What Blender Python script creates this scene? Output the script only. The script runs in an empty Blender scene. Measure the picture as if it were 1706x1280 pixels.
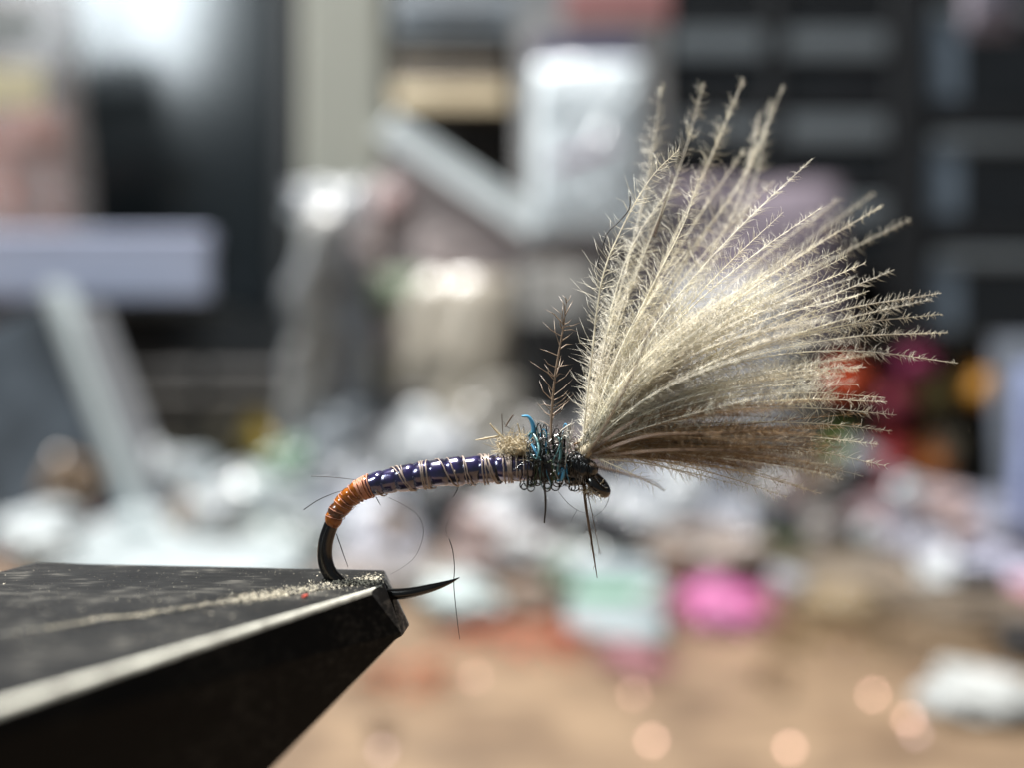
import bpy, bmesh, math, random
import numpy as np
from mathutils import Vector, Matrix, noise

random.seed(7)
rng = np.random.default_rng(11)
scene = bpy.context.scene
col = scene.collection

# ------------------------------------------------------------------ camera
# metres, Z up.  The camera stands CAM_H above the desk top and looks along +Y.
CAM_H = 0.11
FPX = 1706 * 24.0 / 36.0          # focal length in photo pixels
FOCUS = 27.0                      # mm from the lens to the hook
cam_d = bpy.data.cameras.new('camera')
cam = bpy.data.objects.new('camera', cam_d)
col.objects.link(cam)
cam.location = (0, 0, CAM_H)
cam.rotation_euler = (math.radians(90), 0, 0)
cam_d.sensor_width = 36.0
cam_d.lens = 24.0
cam_d.clip_start = 0.002
cam_d.clip_end = 20.0
cam_d.dof.use_dof = True
cam_d.dof.focus_distance = FOCUS * 0.001
cam_d.dof.aperture_fstop = 14.0
scene.camera = cam

# ------------------------------------------------------------------ light
world = bpy.data.worlds.new('World')
scene.world = world
world.use_nodes = True
world.node_tree.nodes['Background'].inputs[0].default_value = (0.80, 0.90, 1.0, 1)
world.node_tree.nodes['Background'].inputs[1].default_value = 0.16

def aim(o, target):
    d = Vector(target) - o.location
    o.rotation_euler = d.to_track_quat('-Z', 'Y').to_euler()

def lamp(name, kind, loc, target, energy, color, **kw):
    l = bpy.data.lights.new(name, kind)
    l.energy = energy
    l.color = color
    for k, v in kw.items():
        setattr(l, k, v)
    o = bpy.data.objects.new(name, l)
    col.objects.link(o)
    o.location = loc
    aim(o, target)
    return o

# hard light falling through the window from high up, a little in front
lamp('window_sunlight', 'SPOT', (-0.60, 0.48, 2.5), (0.0, 0.25, 0.08), 1060, (1.0, 0.98, 0.95),
     spot_size=math.radians(50), spot_blend=0.4, shadow_soft_size=0.012)
# two window panes behind the photographer's shoulder
for dx in (-0.11, 0.11):
    lamp('window_pane_light', 'AREA', (-1.12 + dx, -0.62 - dx * 0.5, 1.26), (-0.1, 0.35, 0.08), 9.5, (0.85, 0.95, 1.0),
         shape='RECTANGLE', size=0.19, size_y=0.44)

scene.view_settings.view_transform = 'Standard'
scene.view_settings.look = 'None'
scene.view_settings.exposure = 0.0
scene.view_settings.gamma = 1.0
scene.view_settings.use_curve_mapping = False
scene.cycles.use_denoising = True
scene.cycles.max_bounces = 10
scene.cycles.diffuse_bounces = 4
scene.cycles.glossy_bounces = 4
scene.cycles.transmission_bounces = 8
scene.cycles.transparent_max_bounces = 16
scene.cycles.caustics_reflective = False
scene.cycles.caustics_refractive = False
scene.cycles.sample_clamp_indirect = 6.0

# ------------------------------------------------------------------ helpers
def W(px, py, z):
    """photo pixel and distance along the lens axis in mm -> world point in metres"""
    px = np.asarray(px, float); py = np.asarray(py, float); z = np.asarray(z, float)
    return np.stack([(px - 853) / FPX * z, z, CAM_H * 1000 - (py - 640) / FPX * z], -1) * 0.001

def Wm(px, py, z):
    return Vector(W(px, py, z * 1000).tolist())

def lin(c):
    return tuple(((v / 255) / 12.92 if v / 255 <= 0.04045 else (((v / 255) + 0.055) / 1.055) ** 2.4) for v in c)

def material(name, rgb, rough=0.6, metal=0.0, var=0.12, scale=60.0, bump=0.0, bscale=300.0, spec=0.5,
             translucent=0.0, rgb2=None, alpha=1.0, objvar=0.0, coat=0.0, band=None, sheen=0.0, bdist=0.001, aniso=None):
    m = bpy.data.materials.new(name)
    m.use_nodes = True
    nt = m.node_tree
    N, L = nt.nodes, nt.links
    b = N['Principled BSDF']
    out = N['Material Output']
    c = lin(rgb)
    tc = N.new('ShaderNodeTexCoord')
    nz = N.new('ShaderNodeTexNoise')
    nz.inputs['Scale'].default_value = scale
    nz.inputs['Detail'].default_value = 5
    if aniso:
        mp = N.new('ShaderNodeMapping')
        mp.inputs['Scale'].default_value = aniso
        L.new(tc.outputs['Object'], mp.inputs['Vector'])
        L.new(mp.outputs['Vector'], nz.inputs['Vector'])
    else:
        L.new(tc.outputs['Object'], nz.inputs['Vector'])
    cr = N.new('ShaderNodeValToRGB')
    cr.color_ramp.elements[0].position = 0.30
    cr.color_ramp.elements[1].position = 0.70
    lo = tuple(v * (1 - var) for v in c)
    hi = tuple(min(1, v * (1 + var)) for v in c) if rgb2 is None else lin(rgb2)
    cr.color_ramp.elements[0].color = (*lo, 1)
    cr.color_ramp.elements[1].color = (*hi, 1)
    L.new(nz.outputs['Fac'], cr.inputs['Fac'])
    colsock = cr.outputs['Color']
    if objvar:
        oi = N.new('ShaderNodeObjectInfo')
        mr = N.new('ShaderNodeMapRange')
        mr.inputs['To Min'].default_value = 1 - objvar
        mr.inputs['To Max'].default_value = 1 + objvar
        L.new(oi.outputs['Random'], mr.inputs['Value'])
        hs = N.new('ShaderNodeHueSaturation')
        L.new(mr.outputs['Result'], hs.inputs['Value'])
        L.new(colsock, hs.inputs['Color'])
        colsock = hs.outputs['Color']
    L.new(colsock, b.inputs['Base Color'])
    b.inputs['Roughness'].default_value = rough
    b.inputs['Metallic'].default_value = metal
    b.inputs['Specular IOR Level'].default_value = spec
    b.inputs['Coat Weight'].default_value = coat
    b.inputs['Coat Roughness'].default_value = 0.12
    b.inputs['Sheen Weight'].default_value = sheen
    b.inputs['Alpha'].default_value = alpha
    if bump:
        n2 = N.new('ShaderNodeTexNoise')
        n2.inputs['Scale'].default_value = bscale
        n2.inputs['Detail'].default_value = 6
        L.new(tc.outputs['Object'], n2.inputs['Vector'])
        bp = N.new('ShaderNodeBump')
        bp.inputs['Strength'].default_value = bump
        bp.inputs['Distance'].default_value = bdist
        L.new(n2.outputs['Fac'], bp.inputs['Height'])
        L.new(bp.outputs['Normal'], b.inputs['Normal'])
    if translucent:
        tr = N.new('ShaderNodeBsdfTranslucent')
        L.new(colsock, tr.inputs['Color'])
        mx = N.new('ShaderNodeMixShader')
        mx.inputs['Fac'].default_value = translucent
        L.new(b.outputs['BSDF'], mx.inputs[1])
        L.new(tr.outputs['BSDF'], mx.inputs[2])
        L.new(mx.outputs['Shader'], out.inputs['Surface'])
    return m

def link_mesh(name, verts, faces, mat, parent=None, smooth=True, mats=None, midx=None):
    me = bpy.data.meshes.new(name)
    me.from_pydata([tuple(v) for v in verts] if not isinstance(verts, np.ndarray) else verts.tolist(), [],
                   faces if not isinstance(faces, np.ndarray) else faces.tolist())
    for m in (mats or [mat]):
        me.materials.append(m)
    if midx is not None:
        me.polygons.foreach_set('material_index', midx)
    if smooth:
        me.polygons.foreach_set('use_smooth', [True] * len(me.polygons))
    me.update()
    o = bpy.data.objects.new(name, me)
    col.objects.link(o)
    if parent is not None:
        o.parent = parent
        o.matrix_parent_inverse = parent_world(parent).inverted()
    return o

def parent_world(o):
    if o.parent is None:
        return o.matrix_basis.copy()
    return parent_world(o.parent) @ o.matrix_parent_inverse @ o.matrix_basis

def tag(o, label, cat, group=None, kind=None):
    o['label'] = label
    o['category'] = cat
    if group: o['group'] = group
    if kind: o['kind'] = kind
    return o

def thing(name, loc, label, cat, group=None, kind=None, rot=(0, 0, 0)):
    o = bpy.data.objects.new(name, None)
    o.empty_display_size = 0.01
    o.location = loc
    o.rotation_euler = rot
    col.objects.link(o)
    return tag(o, label, cat, group, kind)

def local_mesh(name, verts, faces, mat, parent, smooth=False, mats=None, midx=None):
    """mesh whose coordinates are local to the parent"""
    o = link_mesh(name, verts, faces, mat, None, smooth, mats, midx)
    o.parent = parent
    return o

def catmull(P, n):
    P = np.asarray(P, float)
    if len(P) == 2:
        t = np.linspace(0, 1, n)[:, None]
        return P[0] * (1 - t) + P[1] * t
    Q = np.vstack([2 * P[0] - P[1], P, 2 * P[-1] - P[-2]])
    seg = np.linalg.norm(np.diff(P[:, :2], axis=0), axis=1) + 1e-9
    cum = np.concatenate([[0], np.cumsum(seg)])
    out = []
    for s in np.linspace(0, cum[-1] * (1 - 1e-9), n):
        i = min(int(np.searchsorted(cum, s, 'right') - 1), len(P) - 2)
        t = (s - cum[i]) / seg[i]
        p0, p1, p2, p3 = Q[i], Q[i + 1], Q[i + 2], Q[i + 3]
        out.append(0.5 * (2 * p1 + (p2 - p0) * t + (2 * p0 - 5 * p1 + 4 * p2 - p3) * t * t + (3 * p1 - p0 - 3 * p2 + p3) * t ** 3))
    return np.array(out)

def frames(pts):
    T = np.gradient(pts, axis=0)
    T /= np.linalg.norm(T, axis=1)[:, None] + 1e-20
    ref = np.array([0, 1.0, 0]) if abs(T[0][1]) < 0.9 else np.array([1.0, 0, 0])
    U = []
    u = ref - T[0] * ref.dot(T[0]); u /= np.linalg.norm(u)
    for t in T:
        u = u - t * u.dot(t); u /= np.linalg.norm(u) + 1e-20
        U.append(u)
    U = np.array(U)
    return T, U, np.cross(T, U)

def tube(pts, radii, ns=8, cap=True, off=0, phase=0.0, squash=1.0):
    """pts (n,3) and radii (n) in the same unit -> verts, faces"""
    pts = np.asarray(pts, float)
    n = len(pts)
    radii = np.broadcast_to(np.asarray(radii, float), (n,))
    T, U, V = frames(pts)
    a = np.linspace(0, 2 * math.pi, ns, endpoint=False) + phase
    ring = U[:, None, :] * np.cos(a)[None, :, None] * squash + V[:, None, :] * np.sin(a)[None, :, None]
    verts = (pts[:, None, :] + ring * radii[:, None, None]).reshape(-1, 3)
    faces = []
    for i in range(n - 1):
        for j in range(ns):
            k = (j + 1) % ns
            faces.append((off + i * ns + j, off + i * ns + k, off + (i + 1) * ns + k, off + (i + 1) * ns + j))
    if cap:
        faces.append(tuple(off + j for j in range(ns))[::-1])
        faces.append(tuple(off + (n - 1) * ns + j for j in range(ns)))
    return verts, faces

def pxtube(path, radii_px, n=24, ns=8, **kw):
    """path of (px, py, z mm); radii in photo pixels at the focus distance"""
    P = np.array([(p[0], p[1], p[2] if len(p) > 2 else FOCUS) for p in path], float)
    S = catmull(P, n)
    r = np.interp(np.linspace(0, 1, n), np.linspace(0, 1, len(radii_px)), radii_px) if np.ndim(radii_px) else np.full(n, radii_px)
    return tube(W(S[:, 0], S[:, 1], S[:, 2]), r * FOCUS / FPX * 0.001, ns, **kw)

def box_vf(x0, x1, y0, y1, z0, z1):
    v = [(x0, y0, z0), (x1, y0, z0), (x1, y1, z0), (x0, y1, z0), (x0, y0, z1), (x1, y0, z1), (x1, y1, z1), (x0, y1, z1)]
    f = [(0, 3, 2, 1), (4, 5, 6, 7), (0, 1, 5, 4), (1, 2, 6, 5), (2, 3, 7, 6), (3, 0, 4, 7)]
    return v, f

def rounded_box(name, dims, mat, parent, bev=0.002, loc=(0, 0, 0), rot=(0, 0, 0)):
    x0, x1, y0, y1, z0, z1 = dims
    v, f = box_vf(*dims)
    bm = bmesh.new()
    vs = [bm.verts.new(c) for c in v]
    for q in f: bm.faces.new([vs[i] for i in q])
    bev = min(bev, 0.3 * min(x1 - x0, y1 - y0, z1 - z0))
    bmesh.ops.bevel(bm, geom=bm.edges[:], offset=bev, segments=2, affect='EDGES', profile=0.5)
    me = bpy.data.meshes.new(name)
    bm.to_mesh(me); bm.free()
    me.materials.append(mat)
    o = bpy.data.objects.new(name, me)
    col.objects.link(o)
    o.location = loc; o.rotation_euler = rot
    o.parent = parent
    return o

def on_desk(py):
    """distance in metres at which the desk top shows at photo row py"""
    return CAM_H * FPX / (py - 640)

# ------------------------------------------------------------------ setting: desk and wall
def desk_material():
    m = bpy.data.materials.new('desk_wood')
    m.use_nodes = True
    nt = m.node_tree; N, L = nt.nodes, nt.links
    b = N['Principled BSDF']
    tc = N.new('ShaderNodeTexCoord')
    mp = N.new('ShaderNodeMapping')
    mp.inputs['Scale'].default_value = (5.0, 16.0, 1.0)
    L.new(tc.outputs['Object'], mp.inputs['Vector'])
    nz = N.new('ShaderNodeTexNoise')
    nz.inputs['Scale'].default_value = 6; nz.inputs['Detail'].default_value = 8; nz.inputs['Distortion'].default_value = 0.6
    L.new(mp.outputs['Vector'], nz.inputs['Vector'])
    cr = N.new('ShaderNodeValToRGB')
    cr.color_ramp.elements[0].position = 0.3; cr.color_ramp.elements[1].position = 0.72
    cr.color_ramp.elements[0].color = (*lin((92, 76, 60)), 1)
    cr.color_ramp.elements[1].color = (*lin((126, 106, 84)), 1)
    L.new(nz.outputs['Fac'], cr.inputs['Fac'])
    n3 = N.new('ShaderNodeTexNoise'); n3.inputs['Scale'].default_value = 26; n3.inputs['Detail'].default_value = 4
    L.new(tc.outputs['Object'], n3.inputs['Vector'])
    c3 = N.new('ShaderNodeValToRGB')
    c3.color_ramp.elements[0].position = 0.36; c3.color_ramp.elements[1].position = 0.60
    c3.color_ramp.elements[0].color = (0.50, 0.46, 0.44, 1); c3.color_ramp.elements[1].color = (1, 1, 1, 1)
    L.new(n3.outputs['Fac'], c3.inputs['Fac'])
    mm = N.new('ShaderNodeMix'); mm.data_type = 'RGBA'; mm.blend_type = 'MULTIPLY'; mm.inputs['Factor'].default_value = 0.8
    L.new(cr.outputs['Color'], mm.inputs['A']); L.new(c3.outputs['Color'], mm.inputs['B'])
    L.new(mm.outputs['Result'], b.inputs['Base Color'])
    b.inputs['Roughness'].default_value = 0.45
    bp = N.new('ShaderNodeBump'); bp.inputs['Strength'].default_value = 0.2; bp.inputs['Distance'].default_value = 0.0005
    L.new(nz.outputs['Fac'], bp.inputs['Height']); L.new(bp.outputs['Normal'], b.inputs['Normal'])
    return m

v, f = box_vf(-0.9, 0.9, -0.25, 1.0, -0.03, 0.0)
desk = link_mesh('desk', v, f, desk_material(), smooth=False)
desk['kind'] = 'structure'
v, f = box_vf(-1.6, 1.6, 1.02, 1.08, -0.03, 1.3)
wall = link_mesh('wall', v, f, material('wall_paint', (104, 106, 108), 0.9, var=0.06, scale=6, bump=0.2), smooth=False)
wall['kind'] = 'structure'


# ------------------------------------------------------------------ background: things on and behind the desk
def film_material(name, rgb, clear=0.35, rough=0.28, var=0.18):
    m = material(name, tuple(min(250, v * 0.96) for v in rgb), rough, var=var, scale=22, bump=0.5, bscale=70, translucent=0.25, bdist=0.004)
    nt = m.node_tree; N, L = nt.nodes, nt.links
    out = N['Material Output']
    src = out.inputs['Surface'].links[0].from_socket
    tp = N.new('ShaderNodeBsdfTransparent'); tp.inputs['Color'].default_value = (0.92, 0.94, 0.95, 1)
    mx = N.new('ShaderNodeMixShader'); mx.inputs['Fac'].default_value = clear
    L.new(src, mx.inputs[1]); L.new(tp.outputs['BSDF'], mx.inputs[2])
    L.new(mx.outputs['Shader'], out.inputs['Surface'])
    return m

_mc = {}
ALB = 0.80
def dim(rgb):
    return tuple(v * ALB ** (1 / 2.2) for v in rgb)
def paint(rgb, rough=0.6, **kw):
    k = (tuple(rgb), rough, tuple(sorted(kw.items())))
    if k not in _mc:
        _mc[k] = material('paint', dim(rgb), rough, **{**dict(var=0.10, scale=40), **kw})
    return _mc[k]

def pillow(w, h, t, seed, crumple=0.10, nu=26, nv=22, power=0.55):
    """closed crumpled sachet in its own frame: x across, z up from 0 to h, y thickness"""
    V, F = [], []
    def z_off(u, q, sgn):
        e = (max(0.0, 1 - abs(u) ** 3) * max(0.0, 1 - abs(q) ** 3)) ** power
        p = Vector((u * 2.2 + seed * 3.1, q * 2.2, sgn * 1.7 + seed))
        cr = noise.noise(p) * 0.9 + abs(noise.noise(p * 2.7)) * 0.9 + 0.5 * noise.noise(p * 6.0)
        return sgn * t * 0.5 * e * (1 + crumple * 4 * cr) 
    for sgn in (-1, 1):
        for i in range(nv + 1):
            q = -1 + 2 * i / nv
            for j in range(nu + 1):
                u = -1 + 2 * j / nu
                ex = 0.03 * noise.noise(Vector((u * 2, q * 2, seed + 9)))
                V.append(((u * (1 + ex) + 0.04 * noise.noise(Vector((q * 3, seed, 0)))) * w * 0.5, z_off(u, q, sgn) if 0 < i < nv and 0 < j < nu else 0.0,
                          (q * (1 + ex) * 0.5 + 0.5) * h))
    M = (nu + 1) * (nv + 1)
    for s in (0, 1):
        for i in range(nv):
            for j in range(nu):
                a = s * M + i * (nu + 1) + j
                q = (a, a + 1, a + nu + 2, a + nu + 1)
                F.append(q if s == 0 else q[::-1])
    return V, F

def lump(rx, ry, rz, seed, amp=0.35, nu=22, nv=14):
    V, F = [], []
    for i in range(nv + 1):
        th = math.pi * i / nv
        for j in range(nu):
            ph = 2 * math.pi * j / nu
            d = Vector((math.sin(th) * math.cos(ph), math.sin(th) * math.sin(ph), math.cos(th)))
            s = 1 + amp * noise.noise(d * 1.6 + Vector((seed, 0, 0))) + amp * .7 * abs(noise.noise(d * 4 + Vector((0, seed, 0))))
            V.append((d.x * rx * s, d.y * ry * s, max(d.z * rz * s, -rz) + rz))
    for i in range(nv):
        for j in range(nu):
            F.append((i * nu + j, (i + 1) * nu + j, (i + 1) * nu + (j + 1) % nu, i * nu + (j + 1) % nu))
    return V, F

_bagn = [0]
def zip_bag(px, top, wpx, z, rgb, inner, label, lean=12, roll=0.0, thick=0.016, clear=0.35, hpx=None, yaw=0.0, lift=0.0, cat='bag', name='plastic_bag', group=None, gather=0.0, crumple=.10):
    """clear sachet standing on the desk (or at height lift) at distance z, its top edge at photo row top"""
    _bagn[0] += 1
    s = _bagn[0]
    topz = CAM_H - (top - 640) / FPX * z
    h = (topz - lift) / math.cos(math.radians(lean)) if hpx is None else hpx / FPX * z
    base = (( px - 853) / FPX * z, z, lift if hpx is None else topz - h * math.cos(math.radians(lean)))
    t = thing(name, base, label, cat, group, rot=(math.radians(-lean), math.radians(roll), math.radians(yaw)))
    w = wpx / FPX * z
    v, f = pillow(w, h, thick, s, crumple)
    if gather:
        v = [(x * (1 - gather * math.exp(-((zz / h - .84) / .10) ** 2)) + .012 * noise.noise(Vector((zz * 30, s, 0))), y, zz) for x, y, zz in v]
    local_mesh('film', v, f, film_material('clear_film', rgb, clear), t, smooth=True)
    v, f = pillow(w * .72, h * .66, thick * .7, s + 50, .25, 14, 12)
    c = local_mesh('contents', v, f, paint(inner, 0.8, var=0.25, scale=30), t, smooth=True)
    c.location = (0, 0, h * .10)
    v, f = box_vf(-w * .47, w * .47, -.0012, .0012, h * .90, h * .935)
    local_mesh('zip_seal', v, f, paint((200, 206, 210), 0.3), t)
    return t

def heap_bag(px, top, wpx, z, rgb, inner, label, name='crumpled_bag', cat='bag', depth=None, clear=0.2, group=None):
    """loose crumpled bag heaped on the desk, reaching up to photo row top"""
    _bagn[0] += 1
    s = _bagn[0]
    topz = CAM_H - (top - 640) / FPX * z
    w = wpx / FPX * z
    h = max(topz, 0.012)
    t = thing(name, ((px - 853) / FPX * z, z, 0.0005), label, cat, group)
    v, f = lump(w * .46, depth or min(w * .4, .05), h * .45, s * 1.7, .38, 30, 20)
    local_mesh('film', v, f, film_material('crumpled_film', rgb, clear, 0.22, 0.16), t, smooth=False)
    v, f = lump(w * .30, (depth or min(w * .4, .05)) * .6, h * .30, s * 2.3, .3, 16, 10)
    local_mesh('contents', v, f, paint(inner, .8, var=.3, scale=30), t, smooth=True)
    return t

def tuft(px, py, rpx, z, rgb, label, name='dubbing_tuft', cat='dubbing', rest=None, ry=None, nf=170, rgb2=None, group=None, core=.72):
    """loose ball of coloured fibres; rests on the desk when rest is None"""
    _bagn[0] += 1
    s = _bagn[0]
    g = np.random.default_rng(s)
    r = rpx / FPX * z; rz = (ry or rpx) / FPX * z
    zc = CAM_H - (py - 640) / FPX * z
    base = zc - rz if rest is None else rest
    t = thing(name, ((px - 853) / FPX * z, z, max(base, 0.0005)), label, cat, group)
    m = material('dyed_fibre', dim(rgb), 0.6, var=.2, scale=80, translucent=.3, rgb2=rgb2)
    v, f = lump(r * core, min(r, .02) * core, rz * core, s, .5, 18, 12)
    c = local_mesh('core', v, f, m, t, smooth=True)
    Vs, Fs, off = [], [], 0
    for k in range(nf):
        d = g.normal(0, 1, 3); d /= np.linalg.norm(d)
        p = np.array([d[0] * r * .6, d[1] * min(r, .02) * .6, rz + d[2] * rz * .6])
        e = d + g.normal(0, .6, 3)
        q = p + e * np.array([r, min(r, .02), rz]) * .25
        w = q + (e + g.normal(0, .8, 3)) * np.array([r, min(r, .02), rz]) * .2
        q[2] = max(q[2], 0); w[2] = max(w[2], 0)
        vv, ff = tube(np.array([p, q, w]), [.0005, .0004, .0001], 3, cap=False, off=off)
        Vs.append(vv); Fs += ff; off += len(vv)
    fo = local_mesh('fibres', np.vstack(Vs), Fs, m, t); fo['kind'] = 'stuff'
    return t

def px_box(name, x0, y0, x1, y1, z, depth, mat, parent, bev=0.001, dz=0.0):
    """box whose front face fills a photo rectangle at distance z; in the parent's frame (parent unrotated)"""
    a = Wm(x0, y1, z); b = Wm(x1, y0, z)
    o = parent.location
    return rounded_box(name, (a.x - o.x, b.x - o.x, z + dz - o.y, z + dz + depth - o.y, a.z - o.z, b.z - o.z), mat, parent, bev)

# --- monitor on the left
MZ = 0.66
mon = thing('monitor', Wm(200, 640, MZ) * 1.0, 'dark glossy computer monitor beside the pale post', 'monitor')
mon.location.z = 0
M_bez = paint((24, 26, 28), 0.5)
m_scr = material('dark_glass', (20, 26, 29), 0.18, var=0.05, scale=5, spec=0.6)
px_box('housing', -260, -260, 492, 606, MZ, .03, M_bez, mon, .004)
px_box('screen', -230, -230, 452, 516, MZ - .0032, .003, m_scr, mon, .0005)
px_box('stand', 150, 590, 260, 800, MZ + .036, .02, M_bez, mon, .003)
v, f = box_vf(-.10, .22, -.03, .12, .001, .012)
local_mesh('base', v, f, paint((62, 60, 56), .5), mon)
kb = thing('laptop_dock', (Wm(360, 640, .63).x, .63, 0), 'dark grey-brown slab lying in front of the monitor', 'box')
px_box('lower_slab', 180, 655, 500, 760, .62, .05, paint((66, 64, 60), .6), kb, .004)
px_box('upper_slab', 200, 612, 490, 654, .625, .04, paint((44, 43, 41), .6), kb, .004)

# --- pale blue carton in front of the screen, on a small stand
bl = thing('carton', (Wm(150, 500, .50).x, .50, 0), 'long pale lavender-blue carton lying across the monitor', 'carton')
px_box('box', -160, 384, 346, 496, .50, .010, paint((200, 208, 234), .55, var=.05), bl, .003)
px_box('lid', -162, 384, 348, 402, .4985, .013, paint((190, 198, 226), .55, var=.05), bl, .002)
rk = thing('rack', (Wm(120, 500, .52).x, .52, 0), 'dark wire rack under the lavender-blue carton', 'rack')
px_box('shelf', -150, 500, 345, 506, .50, .07, M_bez, rk)
for xx in (-140, 20, 330):
    px_box('leg', xx, 506, xx + 10, 878, .53, .006, M_bez, rk)

# --- clear bag with a pinkish skin hanging before the screen
sk = zip_bag(60, -60, 250, .56, (160, 154, 152), (160, 98, 82), 'tall clear bag with a pinkish-brown hide standing before the monitor', lean=4, roll=-6, thick=.03, clear=.52, lift=0.0)
pt = thing('card', Wm(20, 150, .545), 'small cream card tucked into the tall clear bag', 'card')
px_box('sheet', -60, 110, 70, 178, .530, .002, paint((222, 208, 168), .6), pt, .0005)
px_box('strip', -60, 20, 60, 60, .531, .002, paint((128, 134, 130), .6), pt, .0005)

# --- tilted framed panel with pale edge, lower left
fr = thing('clear_case', Vector((Wm(150, 640, .43).x, .43, 0.0)), 'tilted grey plastic case with a pale edge strip', 'case', rot=(math.radians(-6), math.radians(-24), 0))
rounded_box('panel', (-.16, .034, -.006, .006, .005, .165), material('grey_panel', (70, 78, 86), .35, var=.7, scale=30), fr, .002)
rounded_box('edge_strip', (.035, .046, -.009, .009, -.004, .172), paint((186, 196, 198), .35), fr, .003)
rounded_box('flange', (.047, .062, -.004, .006, -.010, .150), paint((140, 142, 146), .35), fr, .002)
rounded_box('red_label', (-.10, .02, -.0078, -.0062, .006, .024), paint((186, 92, 80), .5), fr, .0004)

# --- pale post
po = thing('post', (Wm(567, 640, .60).x, .60, 0), 'pale beige-grey wooden upright post', 'post')
px_box('shaft', 497, -300, 640, 830, .60, .05, material('pale_wood', (164, 164, 152), .7, var=.08, scale=30, aniso=(8, 8, .6)), po, .006)
px_box('foot', 488, 800, 650, 848, .592, .066, paint((126, 126, 116), .7), po, .004)
heap = zip_bag(545, 300, 150, .555, (172, 176, 182), (140, 140, 138), 'crumpled white plastic bag hanging against the pale post', lean=2, thick=.035, clear=.45, gather=.45, crumple=.2)
zip_bag(498, 330, 80, .535, (176, 174, 170), (158, 150, 138), 'small bulging cream bag at the side of the pale post', lean=3, roll=4, thick=.03, clear=.3, gather=.5, crumple=.2)

# --- open shelf unit in the middle
sh = thing('shelf_unit', (Wm(880, 640, .80).x, .80, 0), 'open dark grey shelf unit behind the packets', 'shelf')
M_sh = paint((70, 68, 66), .6)
px_box('back_panel', 630, -300, 1125, 806, .90, .012, paint((86, 84, 82), .7), sh)
for nm, y0, y1 in (('shelf', -120, -100), ('shelf', 196, 214), ('shelf', 398, 420), ('shelf', 600, 622)):
    px_box(nm, 630, y0, 1125, y1, .78, .119, M_sh, sh)
px_box('side_panel', 612, -300, 629, 806, .78, .13, M_sh, sh)
px_box('side_panel', 1126, -300, 1143, 806, .78, .13, M_sh, sh)
wb = thing('wooden_box', (Wm(745, 196, .76).x, .78, Wm(745, 196, .78).z), 'low brown wooden box with a golden lid edge on the shelf', 'box')
px_box('body', 652, 96, 842, 195, .772, .09, paint((84, 74, 60), .6, var=.25, scale=25), wb, .002)
px_box('lid', 648, 140, 846, 178, .766, .004, paint((255, 236, 198), .4), wb, .001)
px_box('tray', 656, 60, 838, 95, .775, .08, paint((104, 94, 78), .6, var=.3), wb, .002)
gb = thing('folded_packet', (Wm(745, 60, .78).x, .775, Wm(745, 60, .775).z), 'blue-grey packet lying on top of the wooden box', 'packet')
px_box('body', 640, -20, 860, 59, .77, .09, paint((140, 151, 160), .5, var=.15), gb, .003)
px_box('flap', 660, -22, 840, 10, .767, .002, paint((160, 168, 176), .5), gb, .0005)
db = thing('dark_box', (Wm(770, 398, .78).x, .79, Wm(770, 398, .79).z), 'dark brown box in the recess below the wooden box', 'box')
px_box('body', 655, 216, 842, 397, .785, .08, paint((88, 82, 76), .7), db, .003)
px_box('lid', 650, 216, 847, 250, .783, .083, paint((78, 74, 70), .7), db, .002)

# --- long clear sleeve leaning diagonally
sl = thing('plastic_sleeve', Vector((-.049, .60, .292)), 'long clear sleeve with pinkish contents leaning on the post', 'plastic sleeve', rot=(math.radians(-6), math.radians(34), 0))
v, f = pillow(.15, .15, .012, 91, .10)
q = local_mesh('film', v, f, film_material('sleeve_film', (186, 174, 172), .10, .25, .06), sl); q.location = (.02, 0, -.162)
rounded_box('edge_strip', (-.075, .085, -.008, .006, -.010, .014), paint((196, 204, 206), .25), sl, .003)
rounded_box('ridge', (-.075, .085, -.012, -.0081, -.012, -.007), paint((236, 240, 242), .2), sl, .0008)
v, f = lump(.03, .006, .018, 33)
q = local_mesh('contents', v, f, paint((122, 134, 112), .8), sl); q.location = (.03, -.009, -.13); q.rotation_euler = (0, math.radians(-34), 0)
v, f = lump(.012, .006, .016, 35)
q = local_mesh('contents', v, f, paint((160, 134, 132), .8), sl); q.location = (-.03, -.009, -.07)

# --- blue-white hanging packet with purple band and red header
bp_ = thing('header_packet', (Wm(975, 392, .60).x, .60, 0), 'pale blue packet with purple band and red header', 'packet')
px_box('card', 862, 40, 1108, 396, .604, .004, paint((176, 174, 172), .5, var=.06), bp_, .001)
v, f = pillow(180 / FPX * .6, 285 / FPX * .6, .016, 71, .14)
q = local_mesh('pouch', v, f, film_material('pouch_film', (240, 248, 252), .04, .22, .05), bp_)
q.location = (Wm(978, 0, .6).x - bp_.location.x, -.007, Wm(0, 392, .6).z)
px_box('band', 888, 62, 1062, 104, .5995, .004, paint((84, 78, 112), .5), bp_)
px_box('header', 940, -30, 1116, 36, .601, .004, paint((178, 124, 122), .5), bp_)
px_box('header_back', 860, -60, 1110, 38, .6055, .003, paint((150, 152, 154), .5), bp_)
v, f = box_vf(-.028, .026, -.0012, .0, -.0022, .0022)
q = local_mesh('stripe', v, f, paint((190, 140, 172), .5), bp_); q.location = (Wm(970, 0, .6).x - bp_.location.x, -.020, Wm(0, 268, .6).z); q.rotation_euler = (0, math.radians(-20), 0)
px_box('tail_card', 885, 396, 1090, 430, .6045, .004, paint((112, 98, 98), .6), bp_)
px_box('backing', 900, 432, 1060, 812, .606, .004, paint((120, 118, 114), .6), bp_)

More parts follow.
